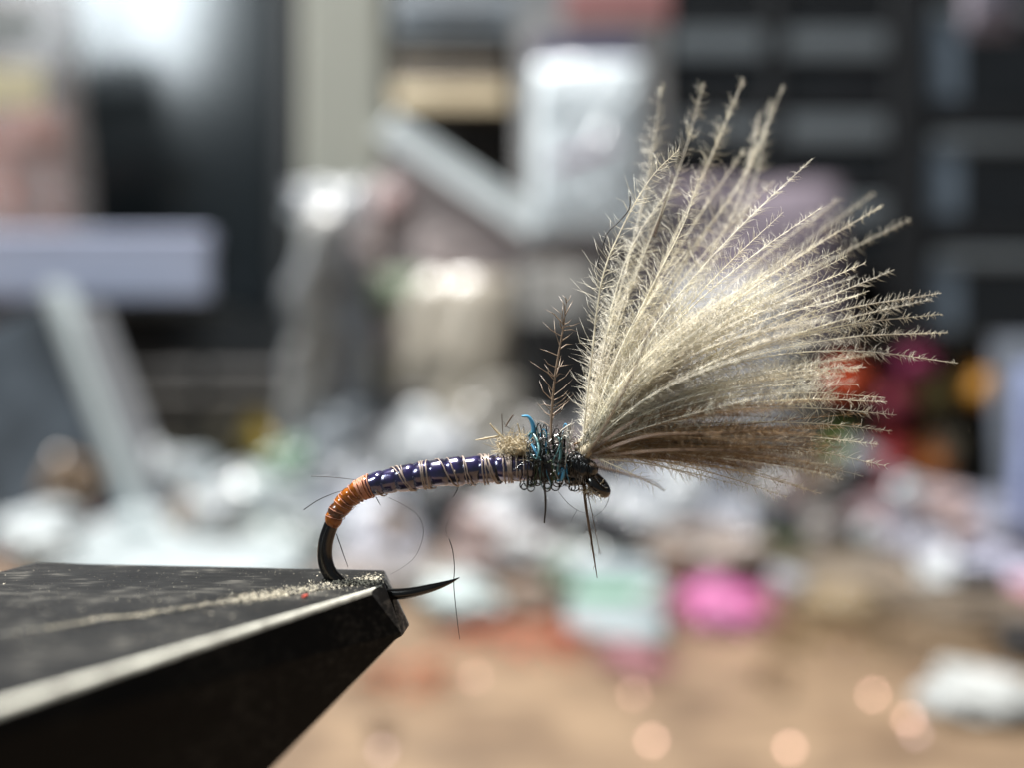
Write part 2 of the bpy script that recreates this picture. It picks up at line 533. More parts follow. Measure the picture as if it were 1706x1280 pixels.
# --- drawer cabinet on the right
dc = thing('drawer_cabinet', (Wm(1420, 640, .72).x, .74, 0), 'black parts cabinet with rows of smoky clear drawers', 'cabinet')
M_cab = paint((22, 24, 27), .5)
CZ = .70
px_box('back', 1100, -300, 2100, 792, CZ + .12, .02, M_cab, dc)
for x0, x1 in ((1082, 1112), (1284, 1302), (1488, 1546), (1800, 1830), (2070, 2100)):
    px_box('upright', x0, -300, x1, 794, CZ, .12, M_cab, dc)
rows = [-200, -85, 40, 184, 322, 462]
for ya in rows:
    px_box('rail', 1083, ya - 20, 1487, ya - 1, CZ + .004, .112, M_cab, dc)
rows2 = [-180, 0, 214, 410, 600]
for ya in rows2:
    px_box('rail', 1547, ya - 34, 2069, ya - 1, CZ + .004, .112, M_cab, dc)
M_dr = material('smoky_drawer', (42, 45, 48), .25, var=.25, scale=16)
M_lip = material('drawer_lip', (98, 104, 108), .3, var=.1, scale=16)
def drawer(x0, x1, y0, y1, lip):
    d = px_box('drawer', x0, y0, x1, y1, CZ + .012, .1, M_dr, dc, .002)
    a = Wm(x0 + 8, y0 + 8 + lip, CZ + .002); b = Wm(x1 - 8, y0 + 8, CZ + .002)
    o = dc.location
    h = rounded_box('drawer_lip', (a.x - o.x, b.x - o.x, CZ + .002 - o.y, CZ + .0115 - o.y, a.z - o.z, b.z - o.z), M_lip, None, .002)
    h.parent = d
    return d
for i in range(len(rows) - 1):
    for x0, x1 in ((1114, 1282), (1304, 1486)):
        drawer(x0, x1, rows[i] + 1, rows[i + 1] - 22, 44)
for i in range(len(rows2) - 1):
    for x0, x1 in ((1548, 1798), (1832, 2068)):
        d = drawer(x0, x1, rows2[i] + 1, rows2[i + 1] - 36, 22)
        if x0 == 1548:
            a = Wm(x0 + 6, rows2[i + 1] - 50, CZ); b = Wm(x0 + 60, rows2[i] + 26, CZ); o = dc.location
            h = rounded_box('drawer_label', (a.x - o.x, b.x - o.x, CZ + .004 - o.y, CZ + .0115 - o.y, a.z - o.z, b.z - o.z), material('drawer_label', (96, 108, 120), .4, var=.2, scale=20), None, .002); h.parent = d
zip_bag(1650, -60, 90, .60, (150, 140, 150), (56, 110, 140), 'bag with teal contents hanging at the parts cabinet', hpx=120, lean=0, clear=.2)

# --- bags stacked in front of the shelves, hidden in part by the wing
zip_bag(1240, 285, 380, .60, (136, 126, 136), (120, 104, 116), 'broad mauve-grey bag in front of the parts cabinet', lean=6, thick=.04, clear=.12)
zip_bag(1235, 455, 210, .56, (178, 178, 180), (150, 150, 152), 'bright whitish bag in front of the mauve-grey one', lean=8, thick=.03, clear=.1)
zip_bag(940, 432, 150, .575, (140, 138, 134), (120, 116, 110), 'plain grey bag standing below the pale blue packet', lean=4, thick=.02, clear=.1)
zip_bag(755, 452, 200, .565, (176, 168, 154), (160, 148, 132), 'cream bag standing below the leaning sleeve', lean=5, thick=.03, clear=.12)
bx_ = thing('black_box', (Wm(930, 640, .55).x, .545, 0), 'small black box standing between the grey bags', 'box')
px_box('body', 872, 535, 1000, 850, .545, .04, paint((20, 20, 21), .6), bx_, .003)
px_box('lid', 868, 530, 1004, 560, .543, .044, paint((24, 24, 25), .6), bx_, .002)
dk = thing('dark_cloth_roll', (Wm(690, 640, .57).x, .572, 0), 'dark grey roll standing at the foot of the post', 'roll')
v, f = tube(np.array([(0, 0, .001), (0, 0, .10), (0, 0, .104)]), [.022, .022, .016], 28)
local_mesh('roll', v, f, paint((52, 50, 50), .8), dk)
v, f = tube(np.array([(0, 0, .05), (0, 0, .062)]), [.0226, .0226], 28)
local_mesh('band', v, f, paint((70, 68, 66), .7), dk)

# --- the dubbing dispenser with its bright tufts, right
dd = thing('dubbing_dispenser', (Wm(1530, 640, .50).x, .51, 0), 'dark olive compartment box holding bright dubbing', 'dispenser')
M_dd = paint((46, 44, 36), .6)
px_box('back', 1372, 566, 1676, 884, .535, .006, M_dd, dd)
for yy in (566, 690, 808, 876):
    px_box('divider', 1372, yy - 6, 1676, yy, .505, .03, M_dd, dd)
for xx in (1366, 1444, 1586, 1676):
    px_box('side', xx, 566, xx + 5, 884, .5055, .029, paint((60, 58, 50), .5), dd)
G = 'dubbing tufts in the dispenser'
for px, py, r, c, lb in ((1404, 628, 34, (232, 92, 40), 'vivid orange dubbing tuft in the dispenser'), (1524, 600, 30, (160, 50, 98), 'magenta dubbing tuft in the dispenser'),
                         (1486, 664, 30, (150, 40, 66), 'dark crimson dubbing tuft under the magenta one'), (1632, 642, 34, (206, 146, 40), 'golden dubbing tuft in the dispenser'),
                         (1548, 652, 34, (112, 100, 52), 'olive dubbing tuft beside the golden one'), (1466, 758, 42, (220, 84, 92), 'coral pink dubbing tuft in the dispenser'),
                         (1538, 768, 34, (216, 132, 56), 'amber dubbing tuft beside the coral pink one'), (1402, 744, 28, (142, 168, 60), 'lime green dubbing tuft in the dispenser'),
                         (1572, 744, 24, (196, 184, 156), 'cream dubbing tuft beside the amber one'), (1524, 812, 26, (150, 70, 40), 'rust dubbing tuft under the amber one')):
    tuft(px, py, r, .508, c, lb, rest=CAM_H - (py + r - 640) / FPX * .508, group=G)
zip_bag(1738, 610, 100, .42, (160, 172, 210), (170, 160, 200), 'lavender-blue clear bag beside the dispenser', lean=3, roll=4, clear=.2)
zip_bag(1740, 560, 150, .46, (120, 126, 136), (110, 112, 120), 'grey-blue bag behind the lavender one', lean=4, clear=.15)

# --- the clutter of bags on the desk, far to near
B = [  # px, top row, width px, distance, film, contents, label, kind
    (560, 628, 190, .56, (160, 166, 172), (150, 150, 154), 'grey-white bag slumped at the foot of the post', 'h'),
    (430, 690, 80, .565, (196, 170, 84), (190, 160, 60), 'small yellow bag near the foot of the post', 'h'),
    (350, 706, 200, .57, (112, 106, 92), (98, 92, 70), 'dull olive-brown bag beside the yellow one', 'h'),
    (515, 716, 130, .54, (126, 148, 134), (110, 140, 120), 'green-grey bag beside the yellow one', 'h'),
    (640, 694, 120, .55, (126, 126, 128), (110, 110, 112), 'mid grey bag next to the green-grey one', 'h'),
    (715, 668, 150, .53, (176, 180, 182), (160, 164, 166), 'pale crumpled bag below the cream bag', 'h'),
    (815, 612, 150, .54, (150, 146, 138), (130, 126, 120), 'beige-grey bag behind the fly body', 'h'),
    (885, 700, 170, .52, (146, 144, 140), (128, 126, 122), 'warm grey bag in front of the black box', 'h'),
    (1010, 660, 150, .53, (120, 120, 122), (104, 104, 106), 'slate grey bag in front of the packet', 'h'),
    (1130, 740, 190, .50, (138, 142, 150), (120, 122, 130), 'cool grey bag under the wing', 'h'),
    (1300, 760, 200, .50, (96, 94, 92), (84, 82, 80), 'charcoal bag under the wing tips', 'h'),
    (1600, 812, 240, .46, (128, 130, 144), (120, 116, 130), 'slate-lavender bag in front of the dispenser', 'h'),
    (1470, 830, 130, .46, (150, 128, 132), (140, 110, 112), 'dusty pink-grey bag in front of the dispenser', 'h'),
    (270, 748, 240, .49, (172, 180, 184), (150, 156, 160), 'large pale cyan bag behind the vise', 'h'),
    (420, 780, 170, .47, (190, 200, 202), (176, 184, 186), 'whitish bag beside the large pale cyan one', 'h'),
    (110, 800, 200, .46, (150, 156, 156), (136, 134, 130), 'grey bag at the foot of the tilted case', 'h'),
    (40, 780, 130, .455, (184, 150, 146), (180, 110, 100), 'pinkish bag at the foot of the tilted case', 'h'),
    (600, 786, 170, .46, (190, 194, 204), (176, 180, 190), 'lavender-white bag beneath the fly body', 'h'),
    (745, 790, 130, .47, (72, 72, 73), (60, 60, 60), 'dark charcoal bag inside the curve of the hook', 'h'),
    (870, 806, 160, .45, (170, 172, 176), (150, 152, 154), 'light grey bag beneath the fly head', 'h'),
    (1050, 812, 180, .45, (186, 190, 194), (170, 172, 176), 'bright grey-white bag below the wing', 'h'),
    (1210, 826, 180, .46, (158, 162, 172), (140, 142, 150), 'blue-grey bag below the wing', 'h'),
    (1360, 850, 150, .45, (136, 130, 126), (120, 112, 106), 'taupe bag behind the green tuft', 'h'),
    (85, 836, 150, .42, (200, 206, 208), (196, 206, 200), 'bright white bag behind the vise jaws', 'h'),
    (250, 846, 200, .415, (182, 190, 192), (176, 190, 186), 'pale mint-white bag behind the vise jaws', 'h'),
    (382, 856, 110, .41, (138, 126, 108), (120, 108, 90), 'brown bag between two whitish ones', 'h'),
    (486, 856, 150, .41, (170, 178, 176), (150, 168, 158), 'pale green-white bag behind the hook bend', 'h'),
    (640, 868, 150, .41, (176, 176, 184), (160, 160, 170), 'pale grey bag inside the hook gap', 'h'),
    (1565, 866, 200, .40, (150, 150, 160), (140, 136, 146), 'grey-lavender bag in front of the slate one', 'h'),
    (830, 876, 200, .40, (156, 140, 136), (140, 120, 116), 'mauve-brown bag above the hook point', 'h'),
    (1180, 872, 220, .40, (138, 126, 118), (122, 110, 102), 'taupe-grey bag behind the pink tuft', 'h'),
    (980, 902, 160, .385, (172, 178, 176), (160, 164, 162), 'pale bag behind the green striped packet', 'h'),
    (1645, 910, 160, .37, (190, 190, 208), (180, 176, 196), 'pale lavender bag in front of the grey-lavender one', 'h'),
    (1420, 930, 260, .375, (128, 117, 104), (114, 102, 90), 'earth-brown bag behind the pink tuft', 'h'),
    (600, 930, 150, .37, (160, 154, 152), (150, 140, 138), 'warm grey bag behind the vise tip', 'h'),
    (720, 940, 120, .36, (150, 146, 142), (140, 130, 126), 'dull beige bag behind the hook point', 'h'),
    (1600, 1000, 260, .33, (116, 104, 90), (104, 92, 76), 'dark earth-brown bag near the white paper', 'h'),
    (1380, 1010, 170, .33, (138, 122, 98), (134, 116, 84), 'tan bag beside the pink tuft', 'h'),
    (880, 985, 150, .335, (150, 132, 118), (140, 118, 100), 'brownish bag beside the white one', 'h'),
    (1710, 985, 90, .345, (190, 140, 156), (200, 110, 130), 'pink bag at the lavender bag', 'h'),
    (300, 900, 400, .36, (172, 180, 182), (162, 168, 170), 'wide whitish bag close behind the vise jaws', 'h'),
]
for px, tp_, w, z, c1, c2, lb, k in B:
    heap_bag(px, tp_, w, z, c1, c2, lb, group='bags heaped on the desk')

heap_bag(768, 958, 140, .325, (196, 208, 208), (186, 196, 196), 'small bright white bag beyond the hook point', group='bags heaped on the desk')
# small scraps of film and card lying on top of the heap
def scrap(px, py, wpx, z, rgb, label):
    _bagn[0] += 1
    w = wpx / FPX * z
    p = Wm(px, py, z)
    t = thing('film_scrap', (p.x, z, max(p.z - w * .25, .0005)), label, 'scrap', 'scraps lying over the heaped bags', rot=(random.uniform(-.5, .2), random.uniform(-.5, .5), random.uniform(-.8, .8)))
    v, f = pillow(w, w * random.uniform(.5, .9), w * .22, _bagn[0], .3, 10, 8)
    local_mesh('sheet', v, f, film_material('scrap_film', rgb, .1, .22, .1), t)
    v, f = box_vf(-w * .45, w * .45, -w * .04, -w * .01, w * .30, w * .36)
    local_mesh('fold', v, f, paint(rgb, .4), t)
KINDS_ = [((196, 200, 202), 'small white scrap of film lying over the heaped bags'), ((168, 172, 178), 'small grey scrap of film lying over the heaped bags'), ((132, 112, 92), 'small brown scrap of card lying over the heaped bags'),
          ((70, 72, 76), 'small dark scrap of film lying over the heaped bags'), ((118, 150, 128), 'small green scrap of film lying over the heaped bags'), ((170, 146, 142), 'small pinkish scrap of card lying over the heaped bags')]
for k in range(52):
    px = random.uniform(60, 1660)
    if 1150 < px < 1280 and k % 2: continue
    py = random.uniform(745, 1000)
    z = np.interp(py, [740, 800, 860, 930, 1000], [.46, .43, .385, .34, .315]) - random.uniform(0, .02)
    c, lb = KINDS_[random.choices(range(6), [8, 5, 3, 3, 1.5, 1.5])[0]]
    if px < 640 and c[0] < 100: c, lb = KINDS_[0]
    nb = min(B, key=lambda q: abs(q[0] - px) + 2 * abs(q[1] + 30 - py))[6]
    scrap(px, py, random.uniform(40, 90), z, c, lb.split(' lying')[0] + ' on the ' + nb[:nb.index(' bag') + 4])
# green striped packet lying back on the desk
gp = thing('striped_packet', (Wm(1026, 640, .285).x, .285, 0.001), 'white packet with a green stripe lying on the desk', 'packet', rot=(math.radians(-68), 0, math.radians(-6)))
w_ = 160 / FPX * .30
rounded_box('body', (-w_ / 2, w_ / 2, -.004, .004, .0, .050), paint((116, 127, 130), .45, var=.05), gp, .002)
rounded_box('green_stripe', (-w_ / 2 + .001, w_ / 2 - .001, -.0056, -.0042, .022, .033), paint((74, 122, 96), .45), gp, .0003)
rounded_box('top_fold', (-w_ / 2, w_ / 2, -.0058, -.0042, .042, .050), paint((120, 132, 138), .4), gp, .0003)
# loose tufts on the desk
tuft(1198, 1016, 74, .315, (255, 180, 228), 'hot pink dubbing tuft lying on the desk', ry=30, nf=420)
tuft(1302, 908, 30, .395, (128, 160, 92), 'green dubbing tuft lying among the bags', rest=.0135)
tuft(1424, 900, 26, .40, (30, 30, 32), 'black dubbing tuft lying among the bags', rest=.014)
tuft(1052, 1112, 56, .265, (226, 178, 186), 'dusty pink dubbing tuft lying near the striped packet', ry=14, nf=160, core=.3)
tuft(872, 1082, 120, .285, (232, 150, 124), 'thin red dubbing wisp spread on the desk', ry=16, nf=90, core=.08)
tuft(684, 1140, 70, .248, (216, 146, 112), 'rust red dubbing wisp on the bare desk', ry=14, nf=60, core=.06)
tuft(1345, 1075, 90, .29, (176, 150, 112), 'brown dubbing wisp lying below the tan bag', ry=18, nf=90, core=.1)
tuft(1290, 1150, 40, .247, (160, 132, 102), 'dark brown dubbing wisp on the bare desk', ry=22, nf=50, core=.08)
tuft(1540, 1090, 130, .282, (176, 156, 130), 'grey-brown dubbing wisp near the white paper', ry=18, nf=110, core=.12)
tuft(636, 1228, 26, .212, (120, 92, 76), 'small brown dubbing speck beside a silver glint', ry=10, nf=36, core=.1)
pp = thing('paper_scrap', (Wm(1650, 1200, .225).x, .228, .001), 'crumpled white paper scrap on the bare desk', 'paper')
v, f = lump(.016, .013, .006, 61, .5, 26, 16)
local_mesh('sheet', v, f, paint((150, 152, 150), .7, var=.04), pp)
v, f = lump(.009, .008, .004, 62, .6, 20, 12)
q = local_mesh('fold', v, f, paint((154, 157, 156), .7, var=.04), pp); q.location = (-.012, -.002, 0)
bc_ = thing('bottle_cap', (Wm(1712, 1110, .27).x, .272, 0.0), 'black plastic bottle cap beside the paper scrap', 'cap')
v, f = tube(np.array([(0, 0, .0005), (0, 0, .011), (0, 0, .0125)]), [.010, .010, .0088], 30)
local_mesh('shell', v, f, paint((18, 18, 18), .4), bc_)
v, f = tube(np.array([(0, 0, .002), (0, 0, .004)]), [.0103, .0103], 30)
local_mesh('rim', v, f, paint((26, 26, 26), .4), bc_)

# metal discs added on the bare desk, each turned to glint at the camera
KEY_POS = Vector((-0.60, 0.48, 2.5))
M_glint_s = material('silver_glint', (190, 165, 165), .66, 1.0, var=.05, scale=200)
M_glint_c = material('copper_glint', (225, 182, 166), .60, 1.0, var=.05, scale=200)
def glint(px, py, r, mat, label, off=0.0):
    z = on_desk(py)
    p = Vector(((px - 853) / FPX * z, z, r * .5))
    n = ((KEY_POS - p).normalized() + (Vector((0, 0, CAM_H)) - p).normalized()).normalized()
    V, F = [], []
    k = 16
    for zz, rr in ((-.00008, r), (.00008, r), (.00008, r * .35), (-.00008, r * .35)):
        for i in range(k):
            a = 2 * math.pi * i / k
            V.append((rr * math.cos(a), rr * math.sin(a), zz))
    for q in range(4):
        for i in range(k):
            F.append((q * k + i, q * k + (i + 1) % k, ((q + 1) % 4) * k + (i + 1) % k, ((q + 1) % 4) * k + i))
    o = link_mesh('glint', V, F, mat, smooth=False)
    o.location = p
    e = n.to_track_quat('Z', 'Y').to_euler()
    o.rotation_euler = (e.x + off, e.y, e.z)
    tag(o, label, 'glint', 'added glints on the desk')
for px, py, mt, of, lb in ((637, 1254, M_glint_s, .10, 'silver sequin beside a small brown dubbing speck'), (1086, 1238, M_glint_c, .02, 'copper sequin on the bare desk by the dusty pink tuft'), (1316, 1250, M_glint_c, 0.0, 'copper sequin on the bare desk below the dark brown wisp'),
                           (1455, 1161, M_glint_c, .03, 'copper sequin below the grey-brown wisp'), (1514, 1202, M_glint_c, .05, 'copper sequin next to a paler one by the paper scrap'), (1526, 1226, M_glint_s, .12, 'pale sequin next to a copper one by the paper scrap'),
                           (1408, 1082, M_glint_s, .20, 'dull silver sequin in front of the tan bag'), (1432, 1088, M_glint_s, .17, 'brighter silver sequin in front of the tan bag'), (792, 1132, M_glint_c, .22, 'dull copper sequin beside the red wisp'), (1056, 1160, M_glint_c, .2, 'dull copper sequin below the dusty pink tuft')):
    glint(px, py, .0011, mt, lb, of)

# ------------------------------------------------------------------ the vise
TOP = 7.72                                  # mm the jaw tops lie below the lens axis
def top_pt(px, py, drop=0.0):
    z = TOP * FPX / (py - 640)
    return Vector(((px - 853) / FPX * z, z, -TOP - drop))
def at_mm(px, py, z):
    return Vector(((px - 853) / FPX * z, z, -(py - 640) / FPX * z))

def steel_black(name, wear, base, spec=0.12):
    m = bpy.data.materials.new(name)
    m.use_nodes = True
    nt = m.node_tree; N, L = nt.nodes, nt.links
    b = N['Principled BSDF']
    tc = N.new('ShaderNodeTexCoord')
    mp = N.new('ShaderNodeMapping')
    mp.inputs['Rotation'].default_value = (0, 0, math.radians(-52))
    mp.inputs['Scale'].default_value = (0.16, 1.0, 1.0)
    L.new(tc.outputs['Object'], mp.inputs['Vector'])
    nz = N.new('ShaderNodeTexNoise'); nz.inputs['Scale'].default_value = 5200; nz.inputs['Detail'].default_value = 6
    L.new(mp.outputs['Vector'], nz.inputs['Vector'])
    n2 = N.new('ShaderNodeTexNoise'); n2.inputs['Scale'].default_value = 420; n2.inputs['Detail'].default_value = 5
    L.new(tc.outputs['Object'], n2.inputs['Vector'])
    mul = N.new('ShaderNodeMath'); mul.operation = 'MULTIPLY'
    L.new(nz.outputs['Fac'], mul.inputs[0]); L.new(n2.outputs['Fac'], mul.inputs[1])
    cr = N.new('ShaderNodeValToRGB')
    e = cr.color_ramp.elements
    e[0].position = 0.18; e[0].color = (base, base, base, 1)
    e[1].position = 0.46; e[1].color = (base + wear, base + wear * .94, base + wear * .8, 1)
    k = e.new(0.28); k.color = (base + wear * .05, base + wear * .05, base + wear * .045, 1)
    L.new(mul.outputs[0], cr.inputs['Fac'])
    L.new(cr.outputs['Color'], b.inputs['Base Color'])
    b.inputs['Metallic'].default_value = 0.0
    b.inputs['Specular IOR Level'].default_value = spec
    rr = N.new('ShaderNodeMapRange'); rr.inputs['To Min'].default_value = 0.32; rr.inputs['To Max'].default_value = 0.62
    L.new(n2.outputs['Fac'], rr.inputs['Value']); L.new(rr.outputs['Result'], b.inputs['Roughness'])
    bp = N.new('ShaderNodeBump'); bp.inputs['Strength'].default_value = 0.5; bp.inputs['Distance'].default_value = 0.00004
    L.new(nz.outputs['Fac'], bp.inputs['Height']); L.new(bp.outputs['Normal'], b.inputs['Normal'])
    return m
M_black = steel_black('blackened_steel', 0.03, 0.005)
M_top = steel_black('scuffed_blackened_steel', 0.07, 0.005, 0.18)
M_tip = steel_black('ground_steel_tip', 0.25, 0.03, 0.6)
M_edge_light = material('edge_highlight_steel', (226, 222, 208), 0.34, 0.3, var=0.35, scale=2600, bump=0.35, bscale=5000, bdist=0.00003)  # pale colour stands in for the bright reflection along the jaw bevel

vise = thing('vise', (-0.062, -0.004, 0.0), 'black steel vise whose pointed jaws grip the hook', 'vise')

def jaw(points, highlight_edges, wide, thin):
    bm = bmesh.new()
    vs = [bm.verts.new(p) for p in points]
    bmesh.ops.convex_hull(bm, input=vs)
    bmesh.ops.dissolve_limit(bm, angle_limit=math.radians(1.0), verts=bm.verts[:], edges=bm.edges[:])
    def near(e, a, b):
        p, q = e.verts[0].co, e.verts[1].co
        return ((p - a).length < 0.02 and (q - b).length < 0.02) or ((p - b).length < 0.02 and (q - a).length < 0.02)
    for fc in bm.faces: fc.material_index = 0
    w = [e for e in bm.edges if any(near(e, a, b) for a, b in highlight_edges)]
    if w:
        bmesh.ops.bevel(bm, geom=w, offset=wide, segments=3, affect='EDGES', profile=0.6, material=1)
    sharp = [e for e in bm.edges if e.is_manifold and e.calc_face_angle() > math.radians(20)
             and all(fc.material_index == 0 for fc in e.link_faces)]
    bmesh.ops.bevel(bm, geom=sharp, offset=thin, segments=2, affect='EDGES', profile=0.5)
    me = bpy.data.meshes.new('jaw')
    bmesh.ops.triangulate(bm, faces=[fc for fc in bm.faces if len(fc.verts) > 4])
    for vv in bm.verts:
        vv.co = (vv.co.x * 0.001, vv.co.y * 0.001, vv.co.z * 0.001 + CAM_H)
    for fc in bm.faces:
        fc.normal_update()
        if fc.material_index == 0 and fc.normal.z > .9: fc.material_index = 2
        if fc.material_index == 0 and fc.calc_center_median().x > -.00525: fc.material_index = 3
    bm.to_mesh(me); bm.free()
    for mm in (M_black, M_edge_light, M_top, M_tip): me.materials.append(mm)
    o = bpy.data.objects.new('jaw', me)
    col.objects.link(o)
    o.parent = vise
    o.matrix_parent_inverse = vise.matrix_basis.inverted()
    return o

A = top_pt(614, 984); B = top_pt(640, 974.5)
A2 = at_mm(633, 1073, A.y - 0.15); B2 = at_mm(671, 1056, B.y - 0.1)
ndir = Vector((-7.1, -9.3, 0)).normalized()
N1 = A + ndir * 19.0
N2 = A2 + ndir * 19.0 + Vector((0, 0, -0.50 * 19.0))
Ck = top_pt(0, 1060); Ck0 = top_pt(640, 967)
cdir = (Ck - Ck0).normalized()
C0 = Ck0 + Vector((0.0, -0.16, 0)); C1 = Ck0 + cdir * 19.5 + Vector((0.0, -0.12, 0))
C2 = C1 + Vector((0, 0, -11)); C02 = C0 + Vector((0.2, 0, -2.0))
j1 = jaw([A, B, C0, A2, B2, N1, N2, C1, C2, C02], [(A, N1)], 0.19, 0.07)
j1['label'] = 'jaw with a highlight painted along its upper edge'

F0 = top_pt(640, 950); F1 = top_pt(62, 938); F2 = Vector((F1.x - 2.2, F1.y - 5.5, F1.z))
G0 = Ck0 + Vector((0.02, 0.16, 0.0)); G1 = Ck0 + cdir * 19.5 + Vector((0, 0.10, 0))
Gt = at_mm(655, 986, 26.95)
Fb = at_mm(683, 1043, 27.6); Gb = at_mm(672, 1060, 26.75); Fb2 = at_mm(676, 1035, 28.6)
down = Vector((0, 0, -10))
j2 = jaw([F0, F1, F2, G0, Gt, G1, Fb, Gb, Fb2, F1 + down, F2 + down, G1 + down], [], 0.1, 0.09)

# the rest of the vise carries on out of the picture: collet, arm, post, foot
M_vgrey = material('vise_grey_steel', (90, 92, 95), 0.35, 0.9, var=0.1, scale=200)
axis = Vector((-0.70, -0.71, -0.05)).normalized()
c0 = Vector((-0.0185, 0.0165, CAM_H - 0.0125))
pts = [c0 + axis * s for s in (0.0, 0.004, 0.012, 0.013, 0.030, 0.031, 0.055)]
v, f = tube(np.array([tuple(p) for p in pts]), [0.0050, 0.0068, 0.0078, 0.0070, 0.0070, 0.0055, 0.0055], 32)
link_mesh('collet', v, f, M_vgrey, vise, smooth=False)
e0 = c0 + axis * 0.05
v, f = tube(np.array([(e0.x, e0.y, e0.z + 0.008), (e0.x, e0.y, 0.012)]), [0.005, 0.005], 24)
link_mesh('post', v, f, M_vgrey, vise, smooth=False)
v, f = box_vf(e0.x - 0.05, e0.x + 0.04, e0.y - 0.05, e0.y + 0.04, 0.0005, 0.012)
link_mesh('foot', v, f, M_black, vise, smooth=False)

# crumbs of wax and dust caught along the seam of the jaws
def crumbs(name, n, sampler, size, mat, label):
    V, Fc = [], []
    for i in range(n):
        c, s = sampler(i)
        s *= size
        R = Matrix.Rotation(random.random() * 6.3, 3, Vector((random.gauss(0, 1), random.gauss(0, 1), random.gauss(0, 1))).normalized())
        base = [Vector((1, 0, -.6)), Vector((-.5, .87, -.6)), Vector((-.5, -.87, -.6)), Vector((0, 0, 1)), Vector((random.uniform(-.6, .6), random.uniform(-.6, .6), .7))]
        st = Vector((random.uniform(.5, 1.6), random.uniform(.5, 1.2), random.uniform(.4, .9)))
        o = len(V)
        for q in base:
            q = R @ Vector((q.x * st.x, q.y * st.y, q.z * st.z)) * s + c
            V.append((q.x * 0.001, q.y * 0.001, q.z * 0.001 + CAM_H))
        Fc += [(o, o + 1, o + 3), (o + 1, o + 2, o + 3), (o + 2, o, o + 3), (o, o + 4, o + 1), (o, o + 2, o + 1), (o + 1, o + 4, o + 2)]
    ob = link_mesh(name, V, Fc, mat, smooth=False)
    tag(ob, label, 'dust', kind='stuff')
    return ob
M_dust = material('pale_dust', (204, 196, 176), 0.9, var=0.45, scale=9000)
seam = [(0, 1059), (70, 1048), (130, 1039), (170, 1030), (215, 1028), (260, 1020), (330, 1010), (400, 998), (440, 994), (480, 986), (540, 977), (600, 968), (632, 966)]
def seam_s(i):
    t = random.random() ** 0.6
    k = t * (len(seam) - 1); a = int(k); q = k - a
    a = min(a, len(seam) - 2)
    px = seam[a][0] * (1 - q) + seam[a + 1][0] * q; py = seam[a][1] * (1 - q) + seam[a + 1][1] * q
    # sit on the real seam between the jaws, with the ragged drift of the picture
    p = top_pt(px + random.gauss(0, 5), py + random.gauss(0, 1.0 if px < 230 else (2.0 if px < 380 else 4.6)))
    p.z += 0.004
    return p, random.uniform(0.3, 1.3) ** 1.5 * (1.25 if 380 < px else 0.85)
crumbs('dust', 3400, seam_s, 0.026, M_dust, 'pale crumbs of dust caught along the seam of the jaws')
def scat_s(i):
    while True:
        px = random.uniform(0, 640); py = random.uniform(944, 1090)
        p = top_pt(px, py)
        edge = A + ndir * ((p.x - A.x) / ndir.x)
        if p.y > edge.y + 0.5 and px < 650 - (py - 960) * 0.3: break
    return p + Vector((0, 0, 0.004)), random.uniform(0.3, 1.0) ** 2 * (1.8 if random.random() < 0.06 else 0.8)
crumbs('dust', 1500, scat_s, 0.026, M_dust, 'fine pale specks of dust sprinkled over the black jaws')
r0 = top_pt(508, 997)
v, f = tube(np.array([(r0.x - .07, r0.y - .06, r0.z + .03), (r0.x, r0.y, r0.z + .06), (r0.x + .06, r0.y + .12, r0.z + .09)]) * 0.001 + np.array([0, 0, CAM_H]), np.array([.05, .06, .03]) * 0.001, 6)
tag(link_mesh('thread_scrap', v, f, material('red_scrap', (215, 70, 40), 0.6)), 'tiny orange-red scrap of thread on the black jaw', 'thread')

# ------------------------------------------------------------------ the fly
PXM = FOCUS / FPX * 0.001
anchor = Vector(W(555, 965, FOCUS).tolist())
fly = thing('fishing_fly', anchor, 'tied dry fly with purple body and pale feather wing on a black hook', 'fishing fly')

M_hook = material('black_nickel', (64, 62, 60), 0.22, 1.0, var=0.2, scale=900, bump=0.08, bscale=1500, coat=0.3, bdist=0.00004)
def foil():
    m = bpy.data.materials.new('violet_foil')
    m.use_nodes = True
    nt = m.node_tree; N, L = nt.nodes, nt.links
    b = N['Principled BSDF']
    lw = N.new('ShaderNodeLayerWeight'); lw.inputs['Blend'].default_value = 0.45
    tc = N.new('ShaderNodeTexCoord')
    nz = N.new('ShaderNodeTexNoise'); nz.inputs['Scale'].default_value = 2500; nz.inputs['Detail'].default_value = 5
    L.new(tc.outputs['Object'], nz.inputs['Vector'])
    cr = N.new('ShaderNodeValToRGB')
    cr.color_ramp.elements[0].color = (0.005, 0.003, 0.018, 1)
    cr.color_ramp.elements[1].color = (0.032, 0.02, 0.12, 1)
    cr.color_ramp.elements[0].position = 0.35; cr.color_ramp.elements[1].position = 0.8
    L.new(nz.outputs['Fac'], cr.inputs['Fac'])
    L.new(cr.outputs['Color'], b.inputs['Base Color'])
    b.inputs['Metallic'].default_value = 0.5
    b.inputs['Roughness'].default_value = 0.2
    b.inputs['Coat Weight'].default_value = 1.0; b.inputs['Coat Roughness'].default_value = 0.15; b.inputs['Coat IOR'].default_value = 1.9; b.inputs['Coat Tint'].default_value = (.86, .82, 1, 1)
    bp = N.new('ShaderNodeBump'); bp.inputs['Strength'].default_value = 0.35; bp.inputs['Distance'].default_value = 0.00003
    L.new(nz.outputs['Fac'], bp.inputs['Height']); L.new(bp.outputs['Normal'], b.inputs['Normal'])
    return m
M_foil = foil()
M_core = material('dark_underbody', (22, 20, 24), 0.6, var=0.3, scale=3000)
M_quill = material('orange_quill', (140, 76, 14), 0.14, 0.0, var=0.35, scale=2600, coat=0.6, translucent=0.12)
M_quill2 = material('brown_quill', (84, 44, 16), 0.25, 0.0, var=0.35, scale=2600, coat=0.6)
